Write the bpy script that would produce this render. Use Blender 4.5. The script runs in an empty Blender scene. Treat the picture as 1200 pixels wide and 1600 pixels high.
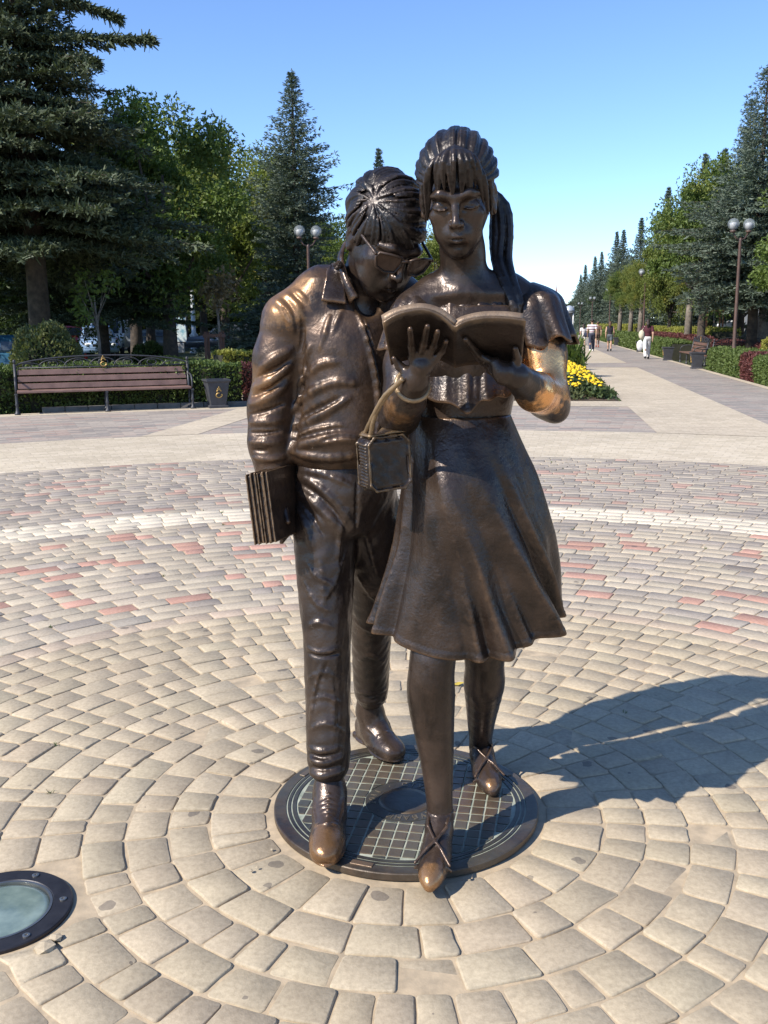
import bpy, bmesh, math, random
import numpy as np
from mathutils import Vector, Matrix, noise as mnoise
random.seed(7); rng = np.random.default_rng(11)
scene = bpy.context.scene
col = scene.collection
R = math.radians

# ---------------------------------------------------------------- camera
CAM_H = 1.6; FPX = 1500.0; TH = math.atan(293/1500.0); ROLL = R(0.5)
cam_d = bpy.data.cameras.new('camera'); cam = bpy.data.objects.new('camera', cam_d); col.objects.link(cam)
cam_d.sensor_fit = 'VERTICAL'; cam_d.sensor_height = 36.0; cam_d.lens = 36.0*FPX/1600.0
cam_d.clip_start = 0.05; cam_d.clip_end = 3000
cam.matrix_world = Matrix.Translation((0, 0, CAM_H)) @ Matrix.Rotation(R(90)-TH, 4, 'X') @ Matrix.Rotation(-ROLL, 4, 'Z')
scene.camera = cam

# ---------------------------------------------------------------- sky, sun, exposure
SUN_EL = R(41.5)
SH = Vector((0.845, 0.535)).normalized()          # the way shadows fall on the ground
sun_dir = Vector((-SH.x*math.cos(SUN_EL), -SH.y*math.cos(SUN_EL), math.sin(SUN_EL)))   # towards the sun
world = bpy.data.worlds.new('World'); scene.world = world; world.use_nodes = True
wn = world.node_tree.nodes; wl = world.node_tree.links
bg = wn['Background']; sky = wn.new('ShaderNodeTexSky'); sky.sky_type = 'NISHITA'; sky.sun_disc = False
sky.sun_elevation = SUN_EL; sky.sun_rotation = math.atan2(sun_dir.x, sun_dir.y)
sky.air_density = 0.75; sky.dust_density = 0.0; sky.ozone_density = 3.0; sky.altitude = 50
wb = wn.new('ShaderNodeMix'); wb.data_type = 'RGBA'; wb.blend_type = 'MULTIPLY'; wb.inputs[0].default_value = 1.0; wb.inputs[7].default_value = (0.90, 1.0, 1.14, 1)   # white balance of the whole sky
wl.new(sky.outputs[0], wb.inputs[6]); wl.new(wb.outputs[2], bg.inputs[0]); bg.inputs[1].default_value = 0.135
sun_d = bpy.data.lights.new('sun', 'SUN'); sun_d.energy = 4.2; sun_d.angle = R(0.53); sun_d.color = (1.0, 0.945, 0.86)
sun = bpy.data.objects.new('sun', sun_d); col.objects.link(sun)
sun.rotation_euler = sun_dir.to_track_quat('Z', 'Y').to_euler(); sun.location = (-20, -15, 30)
vs = scene.view_settings; vs.view_transform = 'Standard'; vs.look = 'None'; vs.exposure = 0.74; vs.gamma = 1.0
vs.use_curve_mapping = False
scene.cycles.max_bounces = 8; scene.cycles.transparent_max_bounces = 8

# ---------------------------------------------------------------- helpers
cT, sT = math.cos(TH), math.sin(TH); cR, sR = math.cos(ROLL), math.sin(ROLL)
def ray(px, py):
    u, v = px-600, py-800
    x = (u*cR-v*sR)/FPX; y = -(u*sR+v*cR)/FPX
    return (x, cT+y*sT, -sT+y*cT)
def P(px, py, F):                       # the point at forward distance F seen in that direction
    r = ray(px, py); k = F/r[1]; return np.array((r[0]*k, F, CAM_H+r[2]*k))
def G(px, py, z=0.0):                   # the point on level z
    r = ray(px, py); k = (z-CAM_H)/r[2]; return np.array((r[0]*k, r[1]*k, z))
CX, CY = 0.065, 2.99                    # middle of the plaza
AZ = R(8.91); AD = np.array((math.sin(AZ), math.cos(AZ))); AR = np.array((AD[1], -AD[0]))
def AV(lat, along, z=0.0):              # avenue coordinates
    return np.array((CX+AR[0]*lat+AD[0]*along, CY+AR[1]*lat+AD[1]*along, z))

def mesh_from(name, V, F, smooth=False, mats=None, fmat=None):
    """V (n,3); F list of arrays of polygons (each (m,k)) or one such array"""
    me = bpy.data.meshes.new(name)
    V = np.asarray(V, dtype=np.float32)
    if not isinstance(F, (list, tuple)): F = [F]
    F = [np.asarray(f, dtype=np.int32) for f in F if len(f)]
    nl = sum(f.size for f in F); npoly = sum(len(f) for f in F)
    me.vertices.add(len(V)); me.vertices.foreach_set('co', V.ravel())
    me.loops.add(nl); me.loops.foreach_set('vertex_index', np.concatenate([f.ravel() for f in F]))
    me.polygons.add(npoly)
    tot = np.concatenate([np.full(len(f), f.shape[1], np.int32) for f in F])
    st = np.concatenate(([0], np.cumsum(tot)[:-1])).astype(np.int32)
    me.polygons.foreach_set('loop_start', st)
    if smooth: me.polygons.foreach_set('use_smooth', np.ones(npoly, bool))
    if fmat is not None: me.polygons.foreach_set('material_index', np.asarray(fmat, np.int32))
    for m in (mats or []): me.materials.append(m)
    me.update(calc_edges=True); me.validate()
    return me
def link(name, me, parent=None, loc=None):
    o = bpy.data.objects.new(name, me); col.objects.link(o)
    if parent is not None: o.parent = parent
    if loc is not None: o.location = loc
    return o
def tag(o, label=None, cat=None, group=None, kind=None):
    if label: o['label'] = label
    if cat: o['category'] = cat
    if group: o['group'] = group
    if kind: o['kind'] = kind
    return o
def empty(name, loc=(0, 0, 0), rz=0.0):
    o = bpy.data.objects.new(name, None); col.objects.link(o); o.location = loc; o.rotation_euler = (0, 0, rz)
    o.empty_display_size = 0.1
    return o

class MB:
    """collects simple shapes and builds ONE mesh"""
    def __init__(s): s.v = []; s.f = []; s.m = []
    def add(s, V, F, mi=0):
        b = len(s.v); s.v.extend([tuple(map(float, p)) for p in V])
        for f in F: s.f.append(tuple(b+i for i in f)); s.m.append(mi)
        return s
    def box(s, c, h, rot=None, mi=0, bev=0.0):
        c = np.array(c, float); h = np.array(h, float)
        M = np.eye(3) if rot is None else np.array(rot)
        if bev <= 0:
            V = [c+M@(h*np.array((x, y, z))) for x in (-1, 1) for y in (-1, 1) for z in (-1, 1)]
            F = [(0, 1, 3, 2), (4, 6, 7, 5), (0, 4, 5, 1), (2, 3, 7, 6), (0, 2, 6, 4), (1, 5, 7, 3)]
            return s.add(V, F, mi)
        bm = bmesh.new(); bmesh.ops.create_cube(bm, size=2.0)
        for v in bm.verts: v.co = Vector(h*np.array(v.co))
        bmesh.ops.bevel(bm, geom=list(bm.edges), offset=bev, segments=1, affect='EDGES')
        V = [c+M@np.array(v.co) for v in bm.verts]; bm.verts.index_update()
        F = [tuple(v.index for v in f.verts) for f in bm.faces]; bm.free()
        return s.add(V, F, mi)
    def tube(s, pts, rad, n=8, mi=0, cap=True, close=False):
        pts = [np.array(p, float) for p in pts]; k = len(pts)
        if not hasattr(rad, '__len__'): rad = [rad]*k
        V = []; F = []; up = np.array((0.13, 0.21, 0.97))
        prev = None
        for i, p in enumerate(pts):
            a = pts[i-1] if (i > 0 or close) else p; b = pts[(i+1) % k] if (i < k-1 or close) else p
            t = b-a; t = t/(np.linalg.norm(t)+1e-9)
            if prev is None:
                n1 = np.cross(t, up)
                if np.linalg.norm(n1) < 0.2: n1 = np.cross(t, np.array((1., 0, 0)))
            else: n1 = prev-t*np.dot(prev, t)
            n1 /= np.linalg.norm(n1)+1e-9; prev = n1; n2 = np.cross(t, n1)
            for j in range(n):
                q = 2*math.pi*j/n; V.append(p+rad[i]*(math.cos(q)*n1+math.sin(q)*n2))
        for i in range(k if close else k-1):
            i2 = (i+1) % k
            for j in range(n):
                F.append((i*n+j, i*n+(j+1) % n, i2*n+(j+1) % n, i2*n+j))
        if cap and not close:
            F.append(tuple(range(n-1, -1, -1))); F.append(tuple((k-1)*n+j for j in range(n)))
        return s.add(V, F, mi)
    def lathe(s, prof, c=(0, 0, 0), n=16, mi=0, rot=None, cap=True):
        c = np.array(c, float); V = []; F = []; M = np.eye(3) if rot is None else np.array(rot)
        for (r, z) in prof:
            for j in range(n):
                q = 2*math.pi*j/n; V.append(c+M@np.array((r*math.cos(q), r*math.sin(q), z)))
        for i in range(len(prof)-1):
            for j in range(n):
                F.append((i*n+j, i*n+(j+1) % n, (i+1)*n+(j+1) % n, (i+1)*n+j))
        if cap:
            F.append(tuple(range(n-1, -1, -1))); F.append(tuple((len(prof)-1)*n+j for j in range(n)))
        return s.add(V, F, mi)
    def ball(s, c, r, n=10, m=7, mi=0):
        r = np.array(r if hasattr(r, '__len__') else (r, r, r), float)
        pr = [(math.sin(math.pi*i/m), -math.cos(math.pi*i/m)) for i in range(m+1)]
        V = []; F = []
        for (a, z) in pr:
            a = max(a, 1e-3)
            for j in range(n):
                q = 2*math.pi*j/n; V.append(np.array(c)+r*np.array((a*math.cos(q), a*math.sin(q), z)))
        for i in range(m):
            for j in range(n): F.append((i*n+j, i*n+(j+1) % n, (i+1)*n+(j+1) % n, (i+1)*n+j))
        return s.add(V, F, mi)
    def mesh(s, name, mats, smooth=False):
        me = bpy.data.meshes.new(name); me.from_pydata(s.v, [], s.f)
        for m in (mats if isinstance(mats, (list, tuple)) else [mats]): me.materials.append(m)
        me.polygons.foreach_set('material_index', s.m)
        if smooth: me.polygons.foreach_set('use_smooth', [True]*len(s.f))
        me.update(); return me
    def build(s, name, mats, parent=None, smooth=False, loc=None):
        return link(name, s.mesh(name, mats, smooth), parent, loc)
def rz(a):
    c, s = math.cos(a), math.sin(a); return np.array(((c, -s, 0), (s, c, 0), (0, 0, 1.0)))
def rx(a):
    c, s = math.cos(a), math.sin(a); return np.array(((1.0, 0, 0), (0, c, -s), (0, s, c)))
def ry(a):
    c, s = math.cos(a), math.sin(a); return np.array(((c, 0, s), (0, 1.0, 0), (-s, 0, c)))

# ---------------------------------------------------------------- materials
def newmat(name):
    m = bpy.data.materials.new(name); m.use_nodes = True
    return m, m.node_tree.nodes, m.node_tree.links, m.node_tree.nodes['Principled BSDF']
def ramp(n, l, src, stops):
    r = n.new('ShaderNodeValToRGB'); l.new(src, r.inputs[0])
    e = r.color_ramp.elements
    while len(e) < len(stops): e.new(0.5)
    for el, (p, c) in zip(e, stops): el.position = p; el.color = (*c, 1) if len(c) == 3 else c
    return r
def noise(n, l, scale, detail=4, rough=0.55, coord='Object', dist=0.0, vec=None):
    t = n.new('ShaderNodeTexNoise'); t.inputs['Scale'].default_value = scale; t.inputs['Detail'].default_value = detail
    t.inputs['Roughness'].default_value = rough; t.inputs['Distortion'].default_value = dist
    if vec is not None: l.new(vec, t.inputs['Vector'])
    else:
        tc = n.get('TC') or n.new('ShaderNodeTexCoord'); tc.name = 'TC'; l.new(tc.outputs[coord], t.inputs['Vector'])
    return t
def mixc(n, l, fac, a, b, mode='MIX'):
    x = n.new('ShaderNodeMix'); x.data_type = 'RGBA'; x.blend_type = mode
    for sock, val in ((x.inputs['Factor'], fac), (x.inputs[6], a), (x.inputs[7], b)):
        if hasattr(val, 'is_output'): l.new(val, sock)
        elif hasattr(val, '__len__'): sock.default_value = (*val, 1) if len(val) == 3 else val
        else: sock.default_value = val
    return x.outputs[2]
def math_n(n, l, op, a, b=None, clamp=False):
    x = n.new('ShaderNodeMath'); x.operation = op; x.use_clamp = clamp
    for i, val in enumerate((a, b)):
        if val is None: continue
        if hasattr(val, 'is_output'): l.new(val, x.inputs[i])
        else: x.inputs[i].default_value = val
    return x.outputs[0]
def bump(n, l, bsdf, h, strength=0.3, dist=0.01):
    b = n.new('ShaderNodeBump'); b.inputs['Strength'].default_value = strength; b.inputs['Distance'].default_value = dist
    l.new(h, b.inputs['Height']); l.new(b.outputs[0], bsdf.inputs['Normal']); return b
def simple(name, c1, c2=None, rough=0.6, scale=8.0, metallic=0.0, bumps=0.0, spec=0.5, coord='Object'):
    m, n, l, b = newmat(name)
    c2 = c2 or tuple(x*0.75 for x in c1)
    t = noise(n, l, scale, 5, 0.6, coord)
    r = ramp(n, l, t.outputs[0], [(0.35, c2), (0.65, c1)])
    l.new(r.outputs[0], b.inputs['Base Color']); b.inputs['Roughness'].default_value = rough
    b.inputs['Metallic'].default_value = metallic; b.inputs['Specular IOR Level'].default_value = spec
    if bumps: bump(n, l, b, t.outputs[0], bumps, 0.01)
    return m

def bronze(name, dark=(.03, .02, .015), mid=(.08, .05, .034), wear=(.42, .24, .13), wearpos=0.54, rough=0.33, worn=None, patina=0.0, scale=6.0, bmp=.20):
    """cast bronze, brown-black waxed patina: blotches, streaks, rubbed ridges, casting dents; worn = [(point, radius, amount)] polished by touching"""
    m, n, l, b = newmat(name)
    t1 = noise(n, l, scale, 6, 0.62, dist=0.6); t2 = noise(n, l, scale*7, 4, 0.6); t3 = noise(n, l, scale*22, 3, 0.5)
    mp = n.new('ShaderNodeMapping'); mp.inputs['Scale'].default_value = (1, 1, .16); l.new(n['TC'].outputs['Object'], mp.inputs[0]); t4 = noise(n, l, scale*4, 4, .6, vec=mp.outputs[0])
    dk = tuple(x*.60 for x in dark); md = tuple((x*.88+sum(mid)/3*.12)*.80 for x in mid)
    c = ramp(n, l, t1.outputs[0], [(0.36, dk), (0.66, md)]).outputs[0]
    c = mixc(n, l, ramp(n, l, t4.outputs[0], [(.50, (0, 0, 0)), (.72, (.5, .5, .5))]).outputs[0], c, tuple(x*.75 for x in mid))
    geo = n.new('ShaderNodeNewGeometry')
    pt = math_n(n, l, 'ADD', geo.outputs['Pointiness'], math_n(n, l, 'MULTIPLY', math_n(n, l, 'SUBTRACT', t2.outputs[0], 0.5), 0.10))
    wr = ramp(n, l, pt, [(wearpos-0.02, (0, 0, 0)), (wearpos+0.08, (1, 1, 1))]).outputs[0]
    c = mixc(n, l, math_n(n, l, 'MULTIPLY', wr, 0.60), c, tuple(x*.62 for x in wear))
    ro = math_n(n, l, 'ADD', math_n(n, l, 'MULTIPLY', t2.outputs[0], 0.36), rough-0.14)
    met = 0.45
    if worn:
        tot = None
        for (p, rad, amt) in worn:
            vm = n.new('ShaderNodeVectorMath'); vm.operation = 'DISTANCE'; l.new(n['TC'].outputs['Object'], vm.inputs[0]); vm.inputs[1].default_value = tuple(map(float, p))
            dd = math_n(n, l, 'ADD', vm.outputs['Value'], math_n(n, l, 'MULTIPLY', math_n(n, l, 'SUBTRACT', t2.outputs[0], 0.5), rad*1.3))
            w = ramp(n, l, math_n(n, l, 'DIVIDE', dd, rad), [(0.62, (amt,)*3), (1.0, (0, 0, 0))]).outputs[0]
            tot = w if tot is None else math_n(n, l, 'MAXIMUM', tot, w)
        c = mixc(n, l, tot, c, (0.84, 0.44, 0.18))
        ro = math_n(n, l, 'SUBTRACT', ro, math_n(n, l, 'MULTIPLY', tot, 0.09)); met = math_n(n, l, 'ADD', math_n(n, l, 'MULTIPLY', tot, .5), .45)
    if patina > 0:
        pr = ramp(n, l, t1.outputs[0], [(0.32, (0, 0, 0)), (0.60, (patina,)*3)]).outputs[0]
        c = mixc(n, l, pr, c, (0.13, 0.148, 0.118)); ro = math_n(n, l, 'ADD', ro, math_n(n, l, 'MULTIPLY', pr, 0.25))
    l.new(c, b.inputs['Base Color']); l.new(ro, b.inputs['Roughness'])
    if hasattr(met, 'is_output'): l.new(met, b.inputs['Metallic'])
    else: b.inputs['Metallic'].default_value = met
    b.inputs['Specular IOR Level'].default_value = 0.5
    b.inputs['Coat Weight'].default_value = .12; b.inputs['Coat Roughness'].default_value = .22; b.inputs['Coat IOR'].default_value = 1.5
    h = math_n(n, l, 'ADD', math_n(n, l, 'MULTIPLY', t2.outputs[0], 0.8), math_n(n, l, 'MULTIPLY', t3.outputs[0], 0.30))
    bp = bump(n, l, b, h, bmp, 0.012); l.new(bp.outputs[0], b.inputs['Coat Normal'])
    return m
# ---------------------------------------------------------------- sculpting: distance fields on a grid, then surface nets
class Vox:
    def __init__(s, lo, hi, h):
        s.lo = np.array(lo, float); s.h = h
        s.n = np.ceil((np.array(hi)-s.lo)/h).astype(int)+1
        s.d = np.full(s.n, 0.5, np.float32)
        s.ax = [(s.lo[i]+h*np.arange(s.n[i])).astype(np.float32) for i in range(3)]
        s.M = None
    def frame(s, Rm=None, t=None, sc=1.0):
        s.M = None if Rm is None else (np.array(Rm, float), np.array(t, float), float(sc))
    def w(s, p):
        p = np.array(p, float)
        return p if s.M is None else s.M[0]@(p*s.M[2])+s.M[1]
    def _sub(s, lo, hi):
        """local-space bounding box -> slices and local coordinates"""
        cs = np.array([[(lo, hi)[i][0], (lo, hi)[j][1], (lo, hi)[k][2]] for i in (0, 1) for j in (0, 1) for k in (0, 1)])
        if s.M is not None: cs = cs*s.M[2]@s.M[0].T+s.M[1]
        a = np.clip(np.floor((cs.min(0)-s.lo)/s.h).astype(int), 0, s.n); b = np.clip(np.ceil((cs.max(0)-s.lo)/s.h).astype(int)+1, 0, s.n)
        if (b <= a).any(): return None
        sl = tuple(slice(a[i], b[i]) for i in range(3))
        X = s.ax[0][sl[0]][:, None, None]; Y = s.ax[1][sl[1]][None, :, None]; Z = s.ax[2][sl[2]][None, None, :]
        if s.M is None: return sl, X, Y, Z
        Rm, t, sc = s.M; X = X-t[0]; Y = Y-t[1]; Z = Z-t[2]; Ri = (Rm.T/sc).astype(np.float32)
        return sl, Ri[0, 0]*X+Ri[0, 1]*Y+Ri[0, 2]*Z, Ri[1, 0]*X+Ri[1, 1]*Y+Ri[1, 2]*Z, Ri[2, 0]*X+Ri[2, 1]*Y+Ri[2, 2]*Z
    def _put(s, sl, p, k, op):
        sc = 1.0 if s.M is None else s.M[2]
        p = p*np.float32(sc); k = max(k*sc, 1e-5); d = s.d[sl]
        if op == 'u':
            hh = np.clip(0.5+0.5*(d-p)/k, 0, 1); s.d[sl] = d*(1-hh)+p*hh-k*hh*(1-hh)
        elif op == 's':
            hh = np.clip(0.5-0.5*(d+p)/k, 0, 1); s.d[sl] = d*(1-hh)-p*hh+k*hh*(1-hh)
        else:
            hh = np.clip(0.5-0.5*(d-p)/k, 0, 1); s.d[sl] = d*(1-hh)+p*hh+k*hh*(1-hh)
    def ell(s, c, r, k=0.01, op='u', rot=None):
        c = np.array(c, float); r = np.array(r if hasattr(r, '__len__') else (r, r, r), float); m = (r.max() if rot is not None else r)+2*k+0.012
        q = s._sub(c-m, c+m)
        if q is None: return
        sl, X, Y, Z = q; X = X-np.float32(c[0]); Y = Y-np.float32(c[1]); Z = Z-np.float32(c[2])
        if rot is not None:
            A = np.array(rot, np.float32).T; X, Y, Z = A[0, 0]*X+A[0, 1]*Y+A[0, 2]*Z, A[1, 0]*X+A[1, 1]*Y+A[1, 2]*Z, A[2, 0]*X+A[2, 1]*Y+A[2, 2]*Z
        r = r.astype(np.float32)
        k0 = np.sqrt((X/r[0])**2+(Y/r[1])**2+(Z/r[2])**2)+1e-6; k1 = np.sqrt((X/r[0]**2)**2+(Y/r[1]**2)**2+(Z/r[2]**2)**2)+1e-6
        s._put(sl, k0*(k0-1)/k1, k, op)
    def cap(s, a, b, ra, rb=None, k=0.01, op='u'):
        rb = ra if rb is None else rb; a = np.array(a, float); b = np.array(b, float); m = max(ra, rb)+2*k+0.012
        q = s._sub(np.minimum(a, b)-m, np.maximum(a, b)+m)
        if q is None: return
        sl, X, Y, Z = q; ba = (b-a).astype(np.float32); L2 = float(ba@ba)+1e-12
        px, py, pz = X-np.float32(a[0]), Y-np.float32(a[1]), Z-np.float32(a[2])
        t = np.clip((px*ba[0]+py*ba[1]+pz*ba[2])/np.float32(L2), 0, 1)
        dd = np.sqrt((px-t*ba[0])**2+(py-t*ba[1])**2+(pz-t*ba[2])**2)-(np.float32(ra)+t*np.float32(rb-ra))
        s._put(sl, dd, k, op)
    def chain(s, pts, rad, k=0.01, op='u'):
        if not hasattr(rad, '__len__'): rad = [rad]*len(pts)
        for i in range(len(pts)-1): s.cap(pts[i], pts[i+1], rad[i], rad[i+1], k, op)
    def box(s, c, hf, rnd=0.01, k=0.005, op='u', rot=None):
        c = np.array(c, float); hf = np.array(hf, float); m = np.linalg.norm(hf)+rnd+2*k+0.01
        q = s._sub(c-m, c+m)
        if q is None: return
        sl, X, Y, Z = q; X = X-np.float32(c[0]); Y = Y-np.float32(c[1]); Z = Z-np.float32(c[2])
        if rot is not None:
            A = np.array(rot, np.float32).T; X, Y, Z = A[0, 0]*X+A[0, 1]*Y+A[0, 2]*Z, A[1, 0]*X+A[1, 1]*Y+A[1, 2]*Z, A[2, 0]*X+A[2, 1]*Y+A[2, 2]*Z
        h2 = np.maximum(hf-rnd, 0.0005).astype(np.float32); X, Y, Z = np.abs(X)-h2[0], np.abs(Y)-h2[1], np.abs(Z)-h2[2]
        dd = np.sqrt(np.maximum(X, 0)**2+np.maximum(Y, 0)**2+np.maximum(Z, 0)**2)+np.minimum(np.maximum(X, np.maximum(Y, Z)), 0)-np.float32(rnd)
        s._put(sl, dd, k, op)
    def loft(s, secs, k=0.02, op='u'):
        """secs: (z, cx, cy, a, b, yaw) bottom to top, horizontal ellipses (world space)"""
        secs = sorted(secs); zs = np.array([q[0] for q in secs]); A = np.array([q[1:] for q in secs])
        m = A[:, 2:4].max()+2*k+0.02
        lo = np.array((A[:, 0].min()-m, A[:, 1].min()-m, zs[0]-0.03)); hi = np.array((A[:, 0].max()+m, A[:, 1].max()+m, zs[-1]+0.03))
        q = s._sub(lo, hi)
        if q is None: return
        sl, X, Y, Z = q; zz = Z.ravel()
        def cub(j):     # smooth interpolation
            v = A[:, j]; t = np.clip(zz, zs[0], zs[-1]); i = np.clip(np.searchsorted(zs, t)-1, 0, len(zs)-2)
            mm = np.gradient(v, zs); hh = zs[i+1]-zs[i]; u = (t-zs[i])/hh
            return ((2*u**3-3*u**2+1)*v[i]+(u**3-2*u**2+u)*hh*mm[i]+(-2*u**3+3*u**2)*v[i+1]+(u**3-u**2)*hh*mm[i+1]).astype(np.float32)[None, None, :]
        x = X-cub(0); y = Y-cub(1); a = cub(2); b = cub(3); yw = cub(4); c_, s_ = np.cos(yw), np.sin(yw)
        x, y = x*c_+y*s_, -x*s_+y*c_
        k0 = np.sqrt((x/a)**2+(y/b)**2)+1e-6; k1 = np.sqrt((x/a**2)**2+(y/b**2)**2)+1e-6
        dd = k0*(k0-1)/k1
        dd = np.maximum(dd, np.maximum(Z-np.float32(zs[-1]), np.float32(zs[0])-Z))
        s._put(sl, dd, k, op)
    def surf(s, px, py, t0=1.6, t1=4.0, off=0.0):
        r = np.array(ray(px, py)); ts = np.arange(t0, t1, s.h*0.5)
        pts = np.array((0, 0, CAM_H))+ts[:, None]*r
        ix = np.round((pts-s.lo)/s.h).astype(int); ok = ((ix >= 0) & (ix < s.n)).all(1)
        v = np.full(len(ts), 1.0); v[ok] = s.d[tuple(ix[ok].T)]
        w = np.nonzero(v < 0)[0]
        if len(w) == 0:
            w = [int(np.argmin(v))]
        return pts[w[0]]-off*r/np.linalg.norm(r)
    def stroke(s, pix, r, k=None, op='u', off=0.0):
        """a fold or a groove drawn along points of the front surface"""
        m = s.M; s.M = None
        n = max(6, 3*len(pix)); px = spl([np.array(q, float) for q in pix], n)
        pts = np.array([s.surf(x, y, off=off) for x, y in px])
        pts[1:-1] = .25*pts[:-2]+.5*pts[1:-1]+.25*pts[2:]
        rr = np.interp(np.linspace(0, 1, n), np.linspace(0, 1, len(r)), r) if hasattr(r, '__len__') else r*(.25+.75*np.sin(np.pi*np.linspace(0.02, .98, n)))
        s.chain(list(pts), list(rr), k if k is not None else float(np.max(rr))*1.6, op)
        s.M = m
    def wob(s, amp, freq, seed):
        """uneven hand-modelled surface"""
        r = np.random.default_rng(seed); X = s.ax[0][:, None, None]; Y = s.ax[1][None, :, None]; Z = s.ax[2][None, None, :]
        for k in range(3):
            f = r.normal(0, 1, (2, 3))*freq*(1+.8*k); p = r.uniform(0, 6, 2)
            w = np.sin((f[0, 0]*X+f[0, 1]*Y+f[0, 2]*Z+p[0]).astype(np.float32))*np.sin((f[1, 0]*X+f[1, 1]*Y+f[1, 2]*Z+p[1]).astype(np.float32))
            s.d += np.float32(amp/(1+.6*k))*w
    def nets(s, smooth=1):
        d = s.d; sg = d < 0
        c = sg.view(np.uint8)
        cs = c[:-1]+c[1:]; cs = cs[:, :-1]+cs[:, 1:]; cs = cs[:, :, :-1]+cs[:, :, 1:]
        mask = (cs > 0) & (cs < 8)
        idx = np.argwhere(mask); vid = np.full(mask.shape, -1, np.int32); vid[mask] = np.arange(len(idx), dtype=np.int32)
        corn = np.array([(i, j, k) for i in (0, 1) for j in (0, 1) for k in (0, 1)])
        val = np.stack([d[idx[:, 0]+a, idx[:, 1]+b, idx[:, 2]+e] for a, b, e in corn], 1)
        acc = np.zeros((len(idx), 3), np.float32); cnt = np.zeros(len(idx), np.float32)
        for i in range(8):
            for j in range(i+1, 8):
                if abs(corn[i]-corn[j]).sum() != 1: continue
                x = (val[:, i] < 0) != (val[:, j] < 0); va, vb = val[x, i], val[x, j]; t = (va/(va-vb))[:, None]
                acc[x] += corn[i]+t*(corn[j]-corn[i]); cnt[x] += 1
        V = (idx+acc/cnt[:, None])*s.h+s.lo
        quads = []
        for ax in range(3):
            a0 = [slice(None)]*3; a1 = [slice(None)]*3; a0[ax] = slice(0, -1); a1[ax] = slice(1, None)
            A, B = sg[tuple(a0)], sg[tuple(a1)]
            e = np.argwhere(A != B); o1, o2 = [(1, 2), (2, 0), (0, 1)][ax]
            e = e[(e[:, o1] > 0) & (e[:, o2] > 0) & (e[:, o1] < s.n[o1]-1) & (e[:, o2] < s.n[o2]-1)]
            inside = A[tuple(e.T)]
            def cell(p, q):
                t = e.copy(); t[:, o1] -= p; t[:, o2] -= q; return vid[tuple(t.T)]
            q = np.stack([cell(1, 1), cell(0, 1), cell(0, 0), cell(1, 0)], 1)
            q[~inside] = q[~inside][:, ::-1]
            quads.append(q)
        Q = np.concatenate(quads); Q = Q[(Q >= 0).all(1)]
        E = np.concatenate([Q[:, (0, 1)], Q[:, (1, 2)], Q[:, (2, 3)], Q[:, (3, 0)]])
        for _ in range(smooth):
            S = np.zeros_like(V); N = np.bincount(E.ravel(), minlength=len(V)).astype(float)
            for j in range(3):
                S[:, j] = np.bincount(E[:, 0], V[E[:, 1], j], len(V))+np.bincount(E[:, 1], V[E[:, 0], j], len(V))
            V = 0.4*V+0.6*S/np.maximum(N, 1)[:, None]
        return V.astype(np.float32), Q
def join_vq(*parts):
    V = []; Q = []; b = 0
    for v, q in parts: V.append(v); Q.append(q+b); b += len(v)
    return np.concatenate(V), np.concatenate(Q)
def slab(grid, thick, closed=False):
    """a sheet (nu,nv,3) of points turned into a closed shell: thick along its own normals"""
    g = np.asarray(grid, float); nu, nv = g.shape[:2]
    du = np.roll(g, -1, 0)-np.roll(g, 1, 0) if closed else np.gradient(g, axis=0); dv = np.gradient(g, axis=1)
    N = np.cross(du, dv); N /= np.linalg.norm(N, axis=2, keepdims=True)+1e-9
    if not hasattr(thick, 'shape'): thick = np.full((nu, nv), thick)
    a = g+N*thick[..., None]/2; b = g-N*thick[..., None]/2
    V = np.concatenate([a.reshape(-1, 3), b.reshape(-1, 3)]); o = nu*nv; F = []
    id_ = lambda i, j: (i % nu)*nv+j
    I = np.arange(nu if closed else nu-1); J = np.arange(nv-1); II, JJ = np.meshgrid(I, J, indexing='ij'); II = II.ravel(); JJ = JJ.ravel()
    q = np.stack([id_(II, JJ), id_(II+1, JJ), id_(II+1, JJ+1), id_(II, JJ+1)], 1)
    F = [q, q[:, ::-1]+o]
    for j in (0, nv-1):
        e = np.stack([id_(I, j+0*I), id_(I+1, j+0*I), id_(I+1, j+0*I)+o, id_(I, j+0*I)+o], 1); F.append(e[:, ::-1] if j == 0 else e)
    if not closed:
        for i in (0, nu-1):
            e = np.stack([id_(i+0*J, J), id_(i+0*J, J+1), id_(i+0*J, J+1)+o, id_(i+0*J, J)+o], 1); F.append(e if i == 0 else e[:, ::-1])
    return V, np.concatenate(F)
def spl(pts, n):
    """Catmull-Rom through points -> n samples"""
    p = np.array(pts, float); k = len(p); t = np.linspace(0, k-1, n); i = np.clip(t.astype(int), 0, k-2); u = (t-i)[:, None]
    p0 = p[np.clip(i-1, 0, k-1)]; p1 = p[i]; p2 = p[i+1]; p3 = p[np.clip(i+2, 0, k-1)]
    return 0.5*((2*p1)+(-p0+p2)*u+(2*p0-5*p1+4*p2-p3)*u**2+(-p0+3*p1-3*p2+p3)*u**3)
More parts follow.
